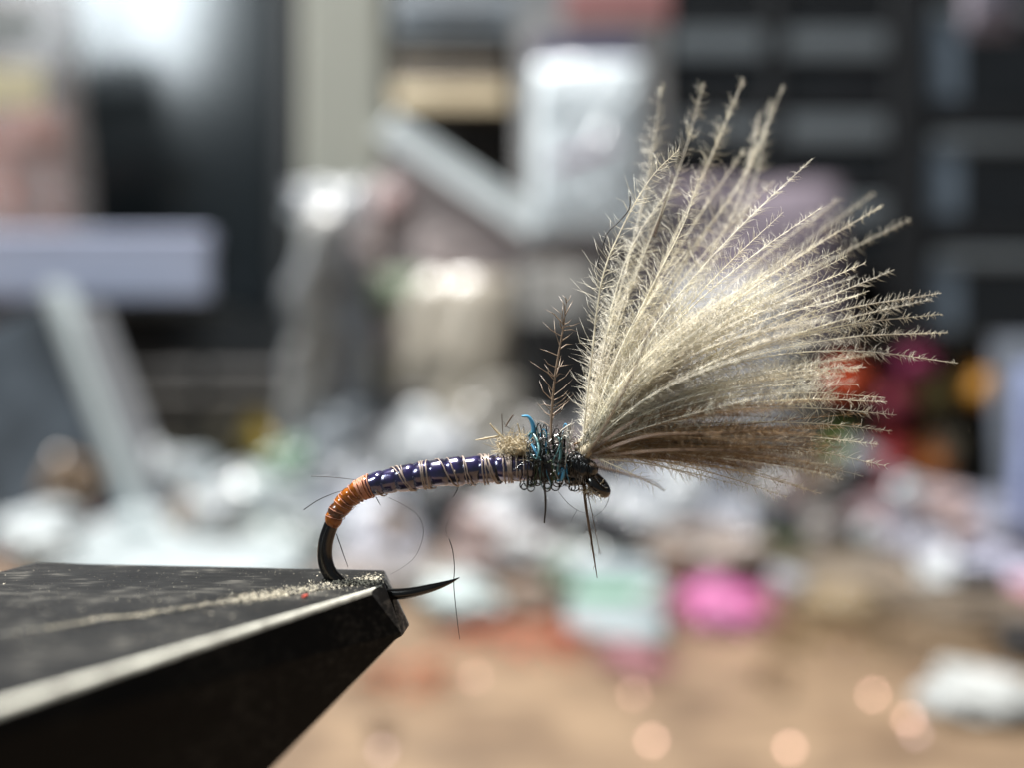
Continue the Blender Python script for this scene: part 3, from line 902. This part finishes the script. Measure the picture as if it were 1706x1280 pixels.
M_thread_o = material('coral_thread', (202, 142, 112), 0.5, var=0.2, scale=3000, translucent=0.2)
M_rib = material('taupe_rib_thread', (150, 134, 122), 0.38, var=0.25, scale=3000, coat=0.2)
M_blackfib = material('black_green_strand', (14, 19, 17), 0.22, 0.2, var=0.5, scale=1800, coat=0.5)
M_blue = material('blue_strand', (70, 140, 176), 0.32, 0.2, var=0.3, scale=1800, coat=0.4)
M_teal = material('teal_strand', (70, 104, 104), 0.3, 0.2, var=0.45, scale=1800, coat=0.4)
M_greenstrand = material('olive_strand', (62, 78, 42), 0.35, 0.1, var=0.4, scale=1800)
M_white = material('pale_loop_thread', (186, 180, 168), 0.4, var=0.15, scale=1800, translucent=0.2)
M_tan = material('tan_dubbing', (206, 192, 162), 0.55, var=0.2, scale=2500, translucent=0.35)
M_brownfib = material('brown_fibre', (92, 72, 54), 0.5, var=0.3, scale=2000, translucent=0.15)
M_hackle = material('silvery_brown_fibre', (156, 136, 116), 0.4, var=0.3, scale=2000, translucent=0.3)
M_hair = material('dark_hair', (38, 35, 34), 0.45, var=0.2, scale=2000)
M_headthread = material('black_head_thread', (8, 8, 8), 0.3, var=0.4, scale=2600, coat=0.4, bump=0.3, bscale=5000, bdist=0.00005)
M_barb = material('cream_feather', (244, 237, 222), 0.42, var=0.14, scale=700, translucent=0.45, objvar=0.10, spec=0.6)
M_barbshade = material('shaded_feather', (160, 130, 94), 0.45, var=0.16, scale=700, translucent=0.4, objvar=0.14)  # shade low in the wing, put into the barb colour as brown

# hook: shank, bend and point in one piece of wire
hook_path = [(985, 790), (930, 779), (880, 781), (800, 784), (720, 791), (650, 802), (610, 813), (582, 829), (563, 853), (550, 880), (542, 908), (542, 935), (551, 958), (572, 977), (605, 989), (640, 991, 26.75), (680, 989, 26.6), (720, 980, 26.6), (748, 971, 26.6), (766, 963, 26.6)]
hook_r = [10, 10, 10, 10, 10, 11, 11, 11, 11.5, 12, 12.2, 12.2, 12, 11.5, 11, 9.0, 8.5, 6.6, 3.6, 0.5]
S = catmull(np.array([(p[0], p[1], p[2] if len(p) > 2 else FOCUS) for p in hook_path], float), 120)
P0 = np.array([(p[0], p[1]) for p in hook_path], float)
cum = np.concatenate([[0], np.cumsum(np.linalg.norm(np.diff(P0, axis=0), axis=1))])
rr = np.interp(np.linspace(0, 1, 120), cum / cum[-1], hook_r)
v, f = tube(W(S[:, 0], S[:, 1], S[:, 2]), rr * PXM, 20)
hook = link_mesh('hook', v, f, M_hook, fly)
# the eye: a closed ring seen nearly edge on
Rr, rr0 = 18.5, 9.3
ev, ef = [], []
d1 = np.array([0.72, 0.0, -0.69]); d2 = np.array([0.16, 0.96, 0.20]); d2 -= d1 * d1.dot(d2); d2 /= np.linalg.norm(d2)
d3 = np.cross(d1, d2)
c = W(995, 807, FOCUS)
nu, nv = 40, 14
for i in range(nu):
    a = 2 * math.pi * i / nu
    rad = d1 * math.cos(a) + d2 * math.sin(a)
    for j in range(nv):
        b = 2 * math.pi * j / nv
        ev.append(tuple(c + (rad * (Rr + rr0 * math.cos(b)) + d3 * rr0 * math.sin(b)) * PXM))
        ef.append((i * nv + j, i * nv + (j + 1) % nv, ((i + 1) % nu) * nv + (j + 1) % nv, ((i + 1) % nu) * nv + j))
link_mesh('hook_eye', ev, ef, M_hook, hook)

body_axis = np.array([(552, 874), (560, 857), (570, 843), (588, 825), (606, 814), (630, 806), (670, 798), (720, 790), (760, 786), (800, 783), (840, 781), (886, 781), (930, 779)], float)
body_r = np.array([14, 15.5, 16.5, 17.5, 17.5, 20.5, 21.5, 22.5, 23, 24, 23, 21, 17], float)
bc = np.concatenate([[0], np.cumsum(np.linalg.norm(np.diff(body_axis, axis=0), axis=1))])
axis_s = catmull(np.column_stack([body_axis, np.full(len(body_axis), FOCUS)]), 400)
axis_w = W(axis_s[:, 0], axis_s[:, 1], axis_s[:, 2])
axis_T, axis_U, axis_V = frames(axis_w)
axis_rad = np.interp(np.linspace(0, bc[-1], 400), bc, body_r)
def axis_at(px):
    """index along the body axis at photo column px (the axis runs left to right beyond the butt)"""
    return int(np.argmin(np.abs(axis_s[:, 0] - px)))

def sleeve(i0, i1, prof, ns=40, tilt=0.0, tiltdir=0.0, jitter=0.02, fat=1.0):
    """a wrap of sheet material round the body from axis index i0 to i1 with radius profile prof"""
    n = len(prof)
    idx = np.linspace(i0, i1, n)
    V = []
    ph = rng.uniform(0, 6.28, 4)

    for k, (ii, pr) in enumerate(zip(idx, prof)):
        ii = min(max(ii, 0), 399)
        a0 = int(ii); fr = ii - a0; a1 = min(a0 + 1, 399)
        cpt = axis_w[a0] * (1 - fr) + axis_w[a1] * fr
        T, U, Vv = axis_T[a0], axis_U[a0], axis_V[a0]
        r = axis_rad[a0] * PXM * pr * fat
        for j in range(ns):
            a = 2 * math.pi * j / ns
            wob = 1 + jitter * (math.sin(2 * a + ph[0]) + 0.6 * math.sin(5 * a + ph[1] + k * 0.25) + 0.5 * math.sin(9 * a + ph[2]))
            V.append(cpt + (U * math.cos(a) + Vv * math.sin(a)) * r * wob + T * tilt * r * math.cos(a - tiltdir))
    F = []
    for k in range(n - 1):
        for j in range(ns):
            q = (j + 1) % ns
            F.append((k * ns + j, k * ns + q, (k + 1) * ns + q, (k + 1) * ns + j))
    return np.array(V), F

def coil(px0, px1, turns, rad_px, lift=1.05, ph=0.0, n=None, wob=0.0):
    """thread wound round the body; px0..px1 photo columns"""
    n = n or int(28 * turns) + 6
    pts = []
    for k in range(n):
        t = k / (n - 1)
        ii = axis_at(px0) * (1 - t) + axis_at(px1) * t
        ii = min(max(ii, 0), 399)
        a0 = int(ii)
        a = ph + t * turns * 2 * math.pi
        r = (axis_rad[a0] * lift + rad_px * 0.6 + wob * math.sin(3 * a)) * PXM
        pts.append(axis_w[a0] + (axis_U[a0] * math.cos(a) + axis_V[a0] * math.sin(a)) * r)
    return tube(np.array(pts), np.full(n, rad_px * PXM), 6)

# butt of wound quill, amber with darker bands
i_b0, i_b1 = axis_at(552), axis_at(615)
v, f = sleeve(i_b0, i_b1, [0.55] + [0.86] * 8 + [0.7], jitter=0.0)
butt = link_mesh('butt', v, f, M_quill2, fly)
cuts = np.linspace(i_b0, i_b1, 7)
for k in range(6):
    v, f = sleeve(cuts[k] - 1, cuts[k + 1] + 1, [0.84, 0.94, 1.0, 1.01, 0.98, 0.88], tilt=0.22, tiltdir=rng.uniform(0, 6.3), jitter=0.012)
    link_mesh('quill_wrap', v, f, M_quill2 if k in (1,) else M_quill, butt)
for px, tt in ((556, 1.2), (562, 1.1), (569, 1.1), (577, 1.2), (586, 1.1), (594, 1.6), (600, 2.2), (606, 2.4), (611, 2.0)):
    v, f = coil(px, px + 8 + rng.uniform(-4, 6), tt, 0.55 if px < 590 else 1.3, 1.0, rng.uniform(0, 6.3), wob=0.4)
    link_mesh('thread_wrap', v, f, M_thread_o, butt)

# abdomen of overlapping violet foil
i0, i1 = axis_at(612), axis_at(890)
v, f = sleeve(i0, i1, [0.7] + [0.88] * 14 + [0.8], jitter=0.02)
abdomen = link_mesh('abdomen', v, f, M_core, fly)
edges = [613, 638, 662, 690, 717, 744, 770, 799, 826, 853, 870, 889]
for k in range(len(edges) - 1):
    big = 1.0 + rng.uniform(-0.05, 0.05)
    v, f = sleeve(axis_at(edges[k]) - 3, axis_at(edges[k + 1]) + 2, [0.83, 0.965, 0.99, 1.0, 1.015, 1.02, 0.90], tilt=rng.uniform(0.05, 0.2), tiltdir=rng.uniform(0, 6.3), jitter=0.018, fat=big)
    link_mesh('foil_wrap', v, f, M_foil, abdomen)
ribs = [(628, 690, 1.15, 1.7), (640, 690, 0.8, 1.3), (664, 690, 1.1, 1.0), (688, 716, 1.2, 1.3), (704, 709, 1.6, 1.5), (712, 716, 1.2, 1.7), (718, 764, 0.9, 1.2), (724, 772, 0.75, 1.5),
        (760, 780, 1.2, 1.2), (766, 800, 1.0, 1.5), (776, 846, 1.2, 1.6), (782, 838, 1.1, 1.5), (801, 812, 1.6, 1.5), (806, 818, 1.8, 1.4), (812, 852, 1.1, 1.2), (820, 856, 0.9, 1.4),
        (838, 850, 1.3, 1.5), (846, 854, 1.6, 1.4), (850, 862, 1.2, 1.5), (866, 874, 1.1, 1.2)]
for a, b, t, r in ribs:
    v, f = coil(a, b, t, r * .8, 1.03, rng.uniform(0, 6.3), wob=0.5)
    link_mesh('rib_thread', v, f, M_rib, abdomen)

# thorax core
tz = FOCUS
def blob(cx, cy, rx, ry, rz, mat, name, parent, seed=0, amp=0.18, nu=28, nv=18, rot=0.0):
    V, F = [], []
    c = Vector(W(cx, cy, tz).tolist())
    for i in range(nv + 1):
        th = math.pi * i / nv
        for j in range(nu):
            ph = 2 * math.pi * j / nu
            d = Vector((math.sin(th) * math.cos(ph), math.sin(th) * math.sin(ph), math.cos(th)))
            s = 1 + amp * noise.noise(d * 2.3 + Vector((seed, 0, 0))) + amp * 0.6 * noise.noise(d * 6 + Vector((0, seed, 0)))
            q = Vector((d.x * rx * s, d.y * rz * s, d.z * ry * s))
            q = Matrix.Rotation(rot, 3, 'Y') @ q
            V.append(tuple(c + q * PXM))
    for i in range(nv):
        for j in range(nu):
            F.append((i * nu + j, i * nu + (j + 1) % nu, (i + 1) * nu + (j + 1) % nu, (i + 1) * nu + j))
    return link_mesh(name, V, F, mat, parent)
thorax = blob(915, 776, 36, 26, 28, M_core, 'thorax', fly, 3)

def strand(name, path, r, mat, parent, n=30, ns=5):
    v, f = pxtube(path, r, n, ns)
    return link_mesh(name, v, f, mat, parent)

F0z = FOCUS
# blue strand that stands up
strand('blue_strand', [(869, 694), (880, 695), (887, 706), (889, 720), (884, 735), (890, 748, F0z - .5), (897, 765, F0z - .7)], [1.5, 3.0, 4.2, 4.5, 3, 2.5, 1.5], M_blue, thorax)
strand('blue_strand', [(880, 728), (886, 722), (895, 735, F0z - .4), (898, 752, F0z - .65), (893, 766, F0z - .7), (884, 757, F0z - .6)], [1.5, 3, 2.6, 2.4, 2, 1], M_teal, thorax)
strand('blue_strand', [(926, 728), (933, 735, F0z - .3), (934, 760, F0z - .6), (929, 785, F0z - .6), (933, 800, F0z - .5)], [1.5, 2.6, 2.6, 3.2, 1], M_teal, thorax)
strand('blue_strand', [(930, 792, F0z - .62), (938, 784, F0z - .62), (936, 798, F0z - .6), (928, 803, F0z - .55)], [2, 4.5, 4, 1], M_blue, thorax)
strand('pale_loop', [(928, 731), (934, 720), (944, 712), (950, 709), (948, 717), (940, 724), (930, 732)], [1.6] * 7, M_white, thorax)
strand('pale_loop', [(925, 740), (936, 730), (948, 722), (951, 706)], [1.3] * 4, M_white, thorax)
# loops and curls of dark green-black strand wrapped round the thorax
for k in range(22):
    x0 = rng.uniform(876, 946); x1 = x0 + rng.uniform(-26, 26)
    top = rng.uniform(728, 752); zz = rng.uniform(-.75, -.35)
    bot = rng.uniform(793, 812)
    path = [(x0, top + 8, F0z), (x0 + rng.uniform(-4, 4), top, F0z + zz * .4), (x0 + rng.uniform(-5, 5), top + 22, F0z + zz), (x1, 770, F0z + zz - .1), (x1 + rng.uniform(-4, 4), bot, F0z + zz * .8)]
    rr_ = rng.uniform(5, 9); sg = rng.choice([-1, 1]); cx = x1 + sg * rr_; turns = rng.uniform(.6, 1.4)
    for q in range(10):
        a = math.pi * (1 if sg > 0 else 0) - sg * q / 9 * turns * 2 * math.pi
        path.append((cx + rr_ * math.cos(a), bot + 2 - rr_ * math.sin(a) * -1 * (1 if True else 0) * 1.0, F0z + zz * .8 + q * .01))
    mt = M_blackfib if k % 5 else (M_greenstrand if k % 2 else M_teal)
    strand('curled_strand', path, [1.05] * 14 + [0.7], mt, thorax, n=60)
strand('curled_strand', [(903, 770, F0z - .7), (906, 800, F0z - .6), (909, 840, F0z - .4), (907, 872, F0z - .3)], [1.6, 1.8, 1.9, 1.3], M_hair, thorax)

for k in range(14):
    x0 = rng.uniform(878, 940); w0 = rng.uniform(5, 14); hh = rng.uniform(14, 40); dz = rng.uniform(-.5, .3)
    strand('looped_strand', [(x0, 758, F0z + dz), (x0 - w0 * .2, 745 - hh * .5, F0z + dz), (x0 + w0 * .4, 745 - hh, F0z + dz), (x0 + w0 * 1.1, 745 - hh * .7, F0z + dz - .1), (x0 + w0, 752, F0z + dz - .2), (x0 + w0 * .7 + rng.uniform(-6, 6), 785, F0z - .65), (x0 + w0 + rng.uniform(-8, 8), 806, F0z - .5)],
           [.8, 1.0, 1.1, 1.1, 1.0, .9, .6], (M_blackfib, M_teal, M_blackfib, M_blue, M_blackfib, M_greenstrand, M_white)[k % 7], thorax, n=40)
# tan dubbing tuft behind the thorax: many short fibres
def fibres(name, n, centre, spread, length, rad, mat, parent, up=(0, 0, 1), seed=1, clump=0.6):
    g = np.random.default_rng(seed)
    Vs, Fs = [], []
    off = 0
    for k in range(n):
        px = centre[0] + g.normal(0, spread[0]); py = centre[1] + g.normal(0, spread[1])
        p = W(px, py, FOCUS + g.normal(0, spread[2]))
        d = g.normal(0, 1, 3) + np.array(up) * clump; d /= np.linalg.norm(d)
        L = length * g.uniform(.4, 1.2) * PXM
        b = g.normal(0, .35, 3)
        pts = np.array([p, p + d * L * .5, p + d * L + b * L * .5])
        v, f = tube(pts, np.array([rad, rad, rad * .4]) * PXM, 3, cap=False, off=off)
        Vs.append(v); Fs += f; off += len(v)
    return link_mesh(name, np.vstack(Vs), Fs, mat, parent)
dub = blob(864, 751, 17, 11, 14, M_tan, 'dubbing_tuft', thorax, 8, 0.5)
d2_ = fibres('dubbing_fibres', 420, (858, 746), (13, 8, .32), 24, 0.55, M_tan, thorax, up=(-.5, -.2, .5), seed=5); d2_['kind'] = 'stuff'
strand('dubbing_fibre', [(792, 734), (810, 731), (832, 727)], [0.8, 1.8, 1.4], M_tan, thorax)
strand('dubbing_fibre', [(816, 706), (824, 716), (836, 728), (848, 738)], [1, 1.6, 2.0, 1.4], M_tan, thorax)
strand('dubbing_fibre', [(855, 692), (848, 702), (842, 712)], [1.2, 1.3, .7], M_brownfib, thorax)
strand('dubbing_fibre', [(836, 690), (837, 712), (838, 725)], [.6, .7, .6], M_brownfib, thorax)
strand('dubbing_fibre', [(862, 706), (866, 720), (868, 735)], [1, 1.2, .9], M_tan, thorax)
d3_ = fibres('thorax_fibres', 420, (918, 765), (24, 17, .45), 26, 0.6, M_blackfib, thorax, up=(0, -.3, .1), seed=9); d3_['kind'] = 'stuff'
d4_ = fibres('thorax_fibres', 60, (948, 742), (12, 14, .3), 22, 0.8, M_white, thorax, up=(-.2, -.2, .9), seed=12); d4_['kind'] = 'stuff'

# head of black thread
head = blob(962, 779, 25, 24, 24, M_headthread, 'head', fly, 5, 0.22)
blob(958, 797, 16, 13, 15, M_headthread, 'thread_lump', head, 6, 0.25)
blob(980, 783, 15, 17, 17, M_headthread, 'thread_lump', head, 7, 0.2)
for k in range(12):
    cx = 946 + k * 3.4; pts = []
    tl = rng.uniform(-.5, .2)
    for q in range(26):
        a = 2 * math.pi * q / 25
        r = (25 - abs(k - 5) * .9 + rng.uniform(-.4, .4))
        pts.append(tuple(W(cx + math.sin(a) * r * tl * .5, 780 + (cx - 955) * .25 - math.sin(a) * r, FOCUS + math.cos(a) * r * PXM * 1000)))
    v, f = tube(np.array(pts), np.full(26, rng.uniform(.9, 1.4) * PXM), 5)
    link_mesh('thread_wrap', v, f, M_headthread, head)
hf = fibres('head_fuzz', 120, (985, 815), (10, 6, .25), 16, 0.7, M_tan, head, up=(.2, -.1, -.9), seed=3); hf['kind'] = 'stuff'

# feather barbs -------------------------------------------------------------
def feather_barb(path, stem_r, blen, spacing, roll, seed, name, mat, parent, dens0=0.04, alpha=54, tipfade=0.35, brad=0.40):
    g = np.random.default_rng(seed)
    n = 30
    S = catmull(np.array([(p[0], p[1], p[2] if len(p) > 2 else FOCUS) for p in path], float), n)
    P = W(S[:, 0], S[:, 1], S[:, 2])
    T, U, V = frames(P)
    r = np.interp(np.linspace(0, 1, n), [0, .2, .75, 1], [1.15, 1.0, .62, .22]) * stem_r * PXM
    verts, faces = tube(P, r, 5, cap=False)
    tris = [(a, b, c) for a, b, c, d in faces] + [(a, c, d) for a, b, c, d in faces]
    L = float(np.sum(np.linalg.norm(np.diff(P, axis=0), axis=1)))
    cnt = int(L / (spacing * PXM)) * 2
    t = np.sort(g.uniform(dens0, 0.995, cnt))
    t = t[(np.sin(t * 40 + g.uniform(0, 6)) + np.sin(t * 17 + g.uniform(0, 6)) + g.normal(0, 1.2, cnt)) > -1.5]; cnt = len(t)
    side = np.where(np.arange(cnt) % 2 == 0, 1.0, -1.0)
    ii = t * (n - 1); a0 = np.minimum(ii.astype(int), n - 2); fr = (ii - a0)[:, None]
    base = P[a0] * (1 - fr) + P[a0 + 1] * fr
    TT = T[a0]; 
    # feather plane: mostly across the view, turned by roll and twisting along the stem
    ang = roll + 0.8 * t * g.uniform(-1, 1) + g.normal(0, .38, cnt)
    across = np.cross(TT, np.array([0, 1.0, 0])); across /= np.linalg.norm(across, axis=1)[:, None] + 1e-12
    dep = np.cross(across, TT)
    u = across * np.cos(ang)[:, None] + dep * np.sin(ang)[:, None]
    al = np.radians(alpha + g.normal(0, 17, cnt))
    d = TT * np.cos(al)[:, None] + u * (np.sin(al) * side)[:, None]
    prof = np.interp(t, [0, .12, .45, .8, 1.0], [.35, .75, 1.0, .85, tipfade])
    bl = blen * PXM * prof * g.uniform(.35, 1.2, cnt)
    jit = g.normal(0, .38, (cnt, 3))
    mid = base + d * (bl * .5)[:, None]
    d2 = d * .95 + TT * .12 + jit; d2 /= np.linalg.norm(d2, axis=1)[:, None]
    tip = mid + d2 * (bl * .5)[:, None]
    w1 = np.cross(d, TT); w1 /= np.linalg.norm(w1, axis=1)[:, None] + 1e-12
    w2 = np.cross(d, w1)
    rb = brad * PXM * g.uniform(.7, 1.15, cnt)
    vv = np.empty((cnt, 7, 3))
    for j in range(3):
        a = 2 * math.pi * j / 3
        o = w1 * math.cos(a) + w2 * math.sin(a)
        vv[:, j] = base + o * rb[:, None]
        vv[:, 3 + j] = mid + o * (rb * .75)[:, None]
    vv[:, 6] = tip
    tt = []
    for j in range(3):
        k = (j + 1) % 3
        tt += [(j, k, 3 + k), (j, 3 + k, 3 + j), (3 + j, 3 + k, 6)]
    tt = np.array(tt)
    allt = (tt[None] + (np.arange(cnt) * 7)[:, None, None] + len(verts)).reshape(-1, 3)
    return link_mesh(name, np.vstack([verts, vv.reshape(-1, 3)]), np.vstack([np.array(tris), allt]), mat, parent)

v, f = pxtube([(962, 772), (972, 757), (990, 738), (1012, 716)], [13, 11, 8, 2], 14, 10)
wing = link_mesh('wing', v, f, M_tan, fly)
BX, BY = 971, 753
def bowed(tip, bow, zt, base=None, zb=0.0):
    bx, by = base if base is not None else (BX + rng.normal(0, 5), BY + rng.normal(0, 6))
    dx, dy = tip[0] - bx, tip[1] - by
    L = math.hypot(dx, dy)
    nx, ny = dy / L, -dx / L                    # upper-left side of the chord
    if ny > 0 and abs(nx) < .5: nx, ny = -nx, -ny
    out = []
    for t in (0, .25, .5, .75, 1):
        k = bow * L * 4 * t * (1 - t) * (1.15 - .3 * t)
        out.append((bx + dx * t + nx * k, by + dy * t + ny * k, FOCUS + zb * (1 - t) + zt * .85 * t ** 1.25))
    return out
def explicit(pts, zt):
    m = len(pts)
    return [(p[0], p[1], FOCUS + zt * .72 * (i / (m - 1)) ** 1.2) for i, p in enumerate(pts)]

heroes = [
    (explicit([(970, 748), (984, 610), (1003, 465), (1040, 372), (1085, 295), (1132, 248)], 0.2), 2.3, 54),
    (explicit([(974, 745), (1000, 600), (1045, 440), (1078, 300), (1102, 142)], 6.0), 1.8, 54),
    (explicit([(976, 745), (1012, 600), (1072, 425), (1130, 285), (1174, 136)], 5.0), 2.0, 54),
    (explicit([(978, 742), (1040, 585), (1110, 425), (1172, 290), (1240, 130)], 5.8), 2.2, 54),
    (explicit([(980, 742), (1055, 590), (1150, 425), (1240, 292), (1306, 142)], 8.0), 2.0, 44),
    (explicit([(980, 742), (1070, 600), (1180, 450), (1250, 330), (1285, 165)], 9.0), 2.0, 44),
    (explicit([(982, 742), (1065, 600), (1160, 460), (1232, 330), (1266, 185)], 7.5), 2.0, 44),
    (explicit([(975, 745), (1026, 600), (1085, 480), (1140, 370), (1164, 296)], 1.0), 2.2, 54),
    (explicit([(972, 746), (1000, 640), (1030, 530), (1062, 440), (1085, 380)], 3.0), 1.8, 54),
    (explicit([(973, 746), (996, 640), (1022, 500), (1058, 400), (1125, 300)], 2.2), 1.8, 54),
]
tips = [((1353, 264), .05, 1.2), ((1305, 353), .05, .2), ((1366, 347), .06, .3), ((1368, 404), .05, .8), ((1472, 341), .05, 2.2), ((1458, 321), .04, 6.5), ((1517, 365), .05, 4.5),
        ((1412, 425), .06, .4), ((1441, 438), .07, .5), ((1490, 449), .05, 1.2), ((1448, 484), .05, .4), ((1416, 471), .05, .2), ((1568, 488), .09, 1.2), ((1553, 498), .07, 1.8),
        ((1570, 523), .09, 1.0), ((1579, 554), .10, 1.2), ((1596, 605), .13, 1.0), ((1441, 611), .08, -.5), ((1392, 630), .13, -.8), ((1431, 641), .09, .5), ((1475, 663), .09, .4), ((1478, 670), .07, .9),
        ((1494, 692), .07, .2), ((1487, 719), .06, -.3), ((1464, 741), .05, .6), ((1476, 777), .06, .2), ((1439, 794), .05, -.5), ((1369, 824), .05, .3), ((1311, 829), .04, -.6), ((1239, 812), .03, -1),
        ((1107, 818), .015, -1.0), ((1180, 802), .02, .8), ((1345, 815), .05, 1.0), ((1405, 800), .05, 1.5), ((1290, 300), .05, 4.0), ((1215, 330), .04, 3.0), ((1240, 250), .04, 5.0), ((1400, 330), .05, 5.0)]
for tp, bow, zt in tips:
    heroes.append((bowed(tp, bow, zt), 2.0 if tp[1] < 640 else 1.7, 42 if tp[1] < 480 else 34))
heroes[10 + 18] = (explicit([(985, 742), (1060, 698), (1130, 668), (1230, 646), (1320, 634), (1394, 629)], -1.6), 3.0, 26)
sd = 100
for path, sr, bl in heroes:
    sd += 1
    feather_barb(path, sr * .7, bl, 4.2, rng.uniform(-.5, .5), sd, 'barb', M_barb, wing, tipfade=.22 if 470 < path[-1][1] < 620 else .3)
# the crowd of barbs between them, by angle over the fan
env_a = [-9, -4, 2, 8, 14, 22, 30, 38, 46, 52, 58, 64, 70, 76, 80]
env_r = [400, 440, 480, 500, 525, 590, 600, 600, 560, 540, 560, 600, 610, 600, 560]
for k in range(175):
    q = rng.random()
    a = rng.uniform(-7, 18) if q < .40 else (rng.uniform(14, 54) if q < .93 else rng.uniform(54, 74))
    R = np.interp(a, env_a, env_r) * rng.uniform(.40, .92 if a < 45 else .66)
    tipp = (BX + R * math.cos(math.radians(a)), BY - R * math.sin(math.radians(a)))
    zt = rng.normal(.8, 2.2) * R / 500 + (rng.uniform(1, 5) if a > 58 else 0)
    bow = np.interp(a, [-8, 10, 30, 60, 78], [.02, .06, .08, .05, .03]) + rng.normal(0, .02)
    sd += 1
    feather_barb(bowed(tipp, bow, zt), rng.uniform(.7, 1.15), rng.uniform(24, 44), 4.6, rng.uniform(-1.2, 1.2), sd, 'barb', M_barbshade if a < 13 and rng.random() < .8 else M_barb, wing)
for k in range(46):
    a = rng.uniform(-8, 9)
    R = np.interp(a, env_a, env_r) * rng.uniform(.5, .98)
    sd += 1
    feather_barb(bowed((BX + R * math.cos(math.radians(a)), BY + 6 - R * math.sin(math.radians(a))), rng.uniform(.01, .05), rng.normal(.2, 1.6)), rng.uniform(.8, 1.3), rng.uniform(26, 40), 4.6, rng.uniform(-1.2, 1.2), sd, 'barb', M_barbshade if rng.random() < .75 else M_barb, wing)
# a few plain dark barbs crossing the pale ones
for path in ([(985, 752), (1020, 690), (1060, 610), (1085, 540)], [(982, 755), (1020, 727), (1060, 700)], [(985, 760), (1080, 728), (1200, 722), (1310, 712)], [(985, 764), (1100, 752), (1220, 752), (1330, 765)], [(984, 775), (1040, 790), (1085, 803), (1106, 818)],
             [(1120, 395), (1095, 390), (1122, 300)]):
    if path[0][0] > 1100: path = [(1090, 395), (1107, 340), (1122, 290)]
    v, f = pxtube([(p[0], p[1], FOCUS - 2.0) for p in path], [2.0, 1.8, 1.4, .8], 20, 5)
    link_mesh('dark_barb', v, f, M_brownfib, wing)
strand('dark_barb', [(1000, 448), (996, 438), (1003, 415), (1012, 388), (1030, 370), (1048, 348), (1050, 325)], [1.0] * 7, M_hair, wing)

# the single short feather standing behind the wing
feather_barb([(918, 742, FOCUS - .3), (919, 690, FOCUS - .2), (925, 625, FOCUS - .2), (934, 570, FOCUS - .2), (940, 535, FOCUS - .2), (944, 498, FOCUS - .2)], 2.2, 52, 11, 0.1, 77, 'hackle_fibre', M_hackle, fly, dens0=.12, alpha=52, tipfade=.3, brad=1.1)
# brown fibre hanging below the head, and a frayed companion
feather_barb([(972, 805), (977, 850), (985, 900), (995, 964)], 2.6, 16, 24, .3, 78, 'beard_fibre', M_brownfib, fly, dens0=.2, alpha=30, brad=.6)
feather_barb([(974, 805), (984, 845), (992, 885), (1000, 925)], .8, 26, 12, .3, 79, 'beard_fibre', M_brownfib, fly, dens0=.1, alpha=40, brad=.5)

hairs = [([(518, 794), (545, 795), (575, 798), (600, 801)], .9), ([(506, 850), (530, 834), (555, 823), (572, 818)], 1.0), ([(626, 828), (630, 836), (634, 843)], .9), ([(765, 808), (760, 820), (754, 830)], .9),
         ([(560, 890), (567, 910), (574, 930), (580, 946)], 1.0), ([(748, 898), (754, 918), (757, 945), (756, 975), (759, 1010), (763, 1045), (766, 1066)], 1.0),
         ([(648, 830), (672, 842), (695, 858), (705, 880), (702, 905), (690, 930), (668, 948), (650, 958)], .45), ([(930, 820), (945, 838), (962, 851), (980, 857)], .6), ([(1012, 815), (1014, 832), (1005, 850), (990, 862)], .6),
         ([(962, 850), (955, 862), (951, 871)], .5), ([(984, 880), (975, 886), (970, 893)], .5), ([(745, 895), (743, 880), (750, 860)], .4)]
for p, r in hairs:
    v, f = pxtube(p, [r * .75, r * .8, r * .45], 26, 5)
    link_mesh('stray_hair', v, f, M_hair, fly)
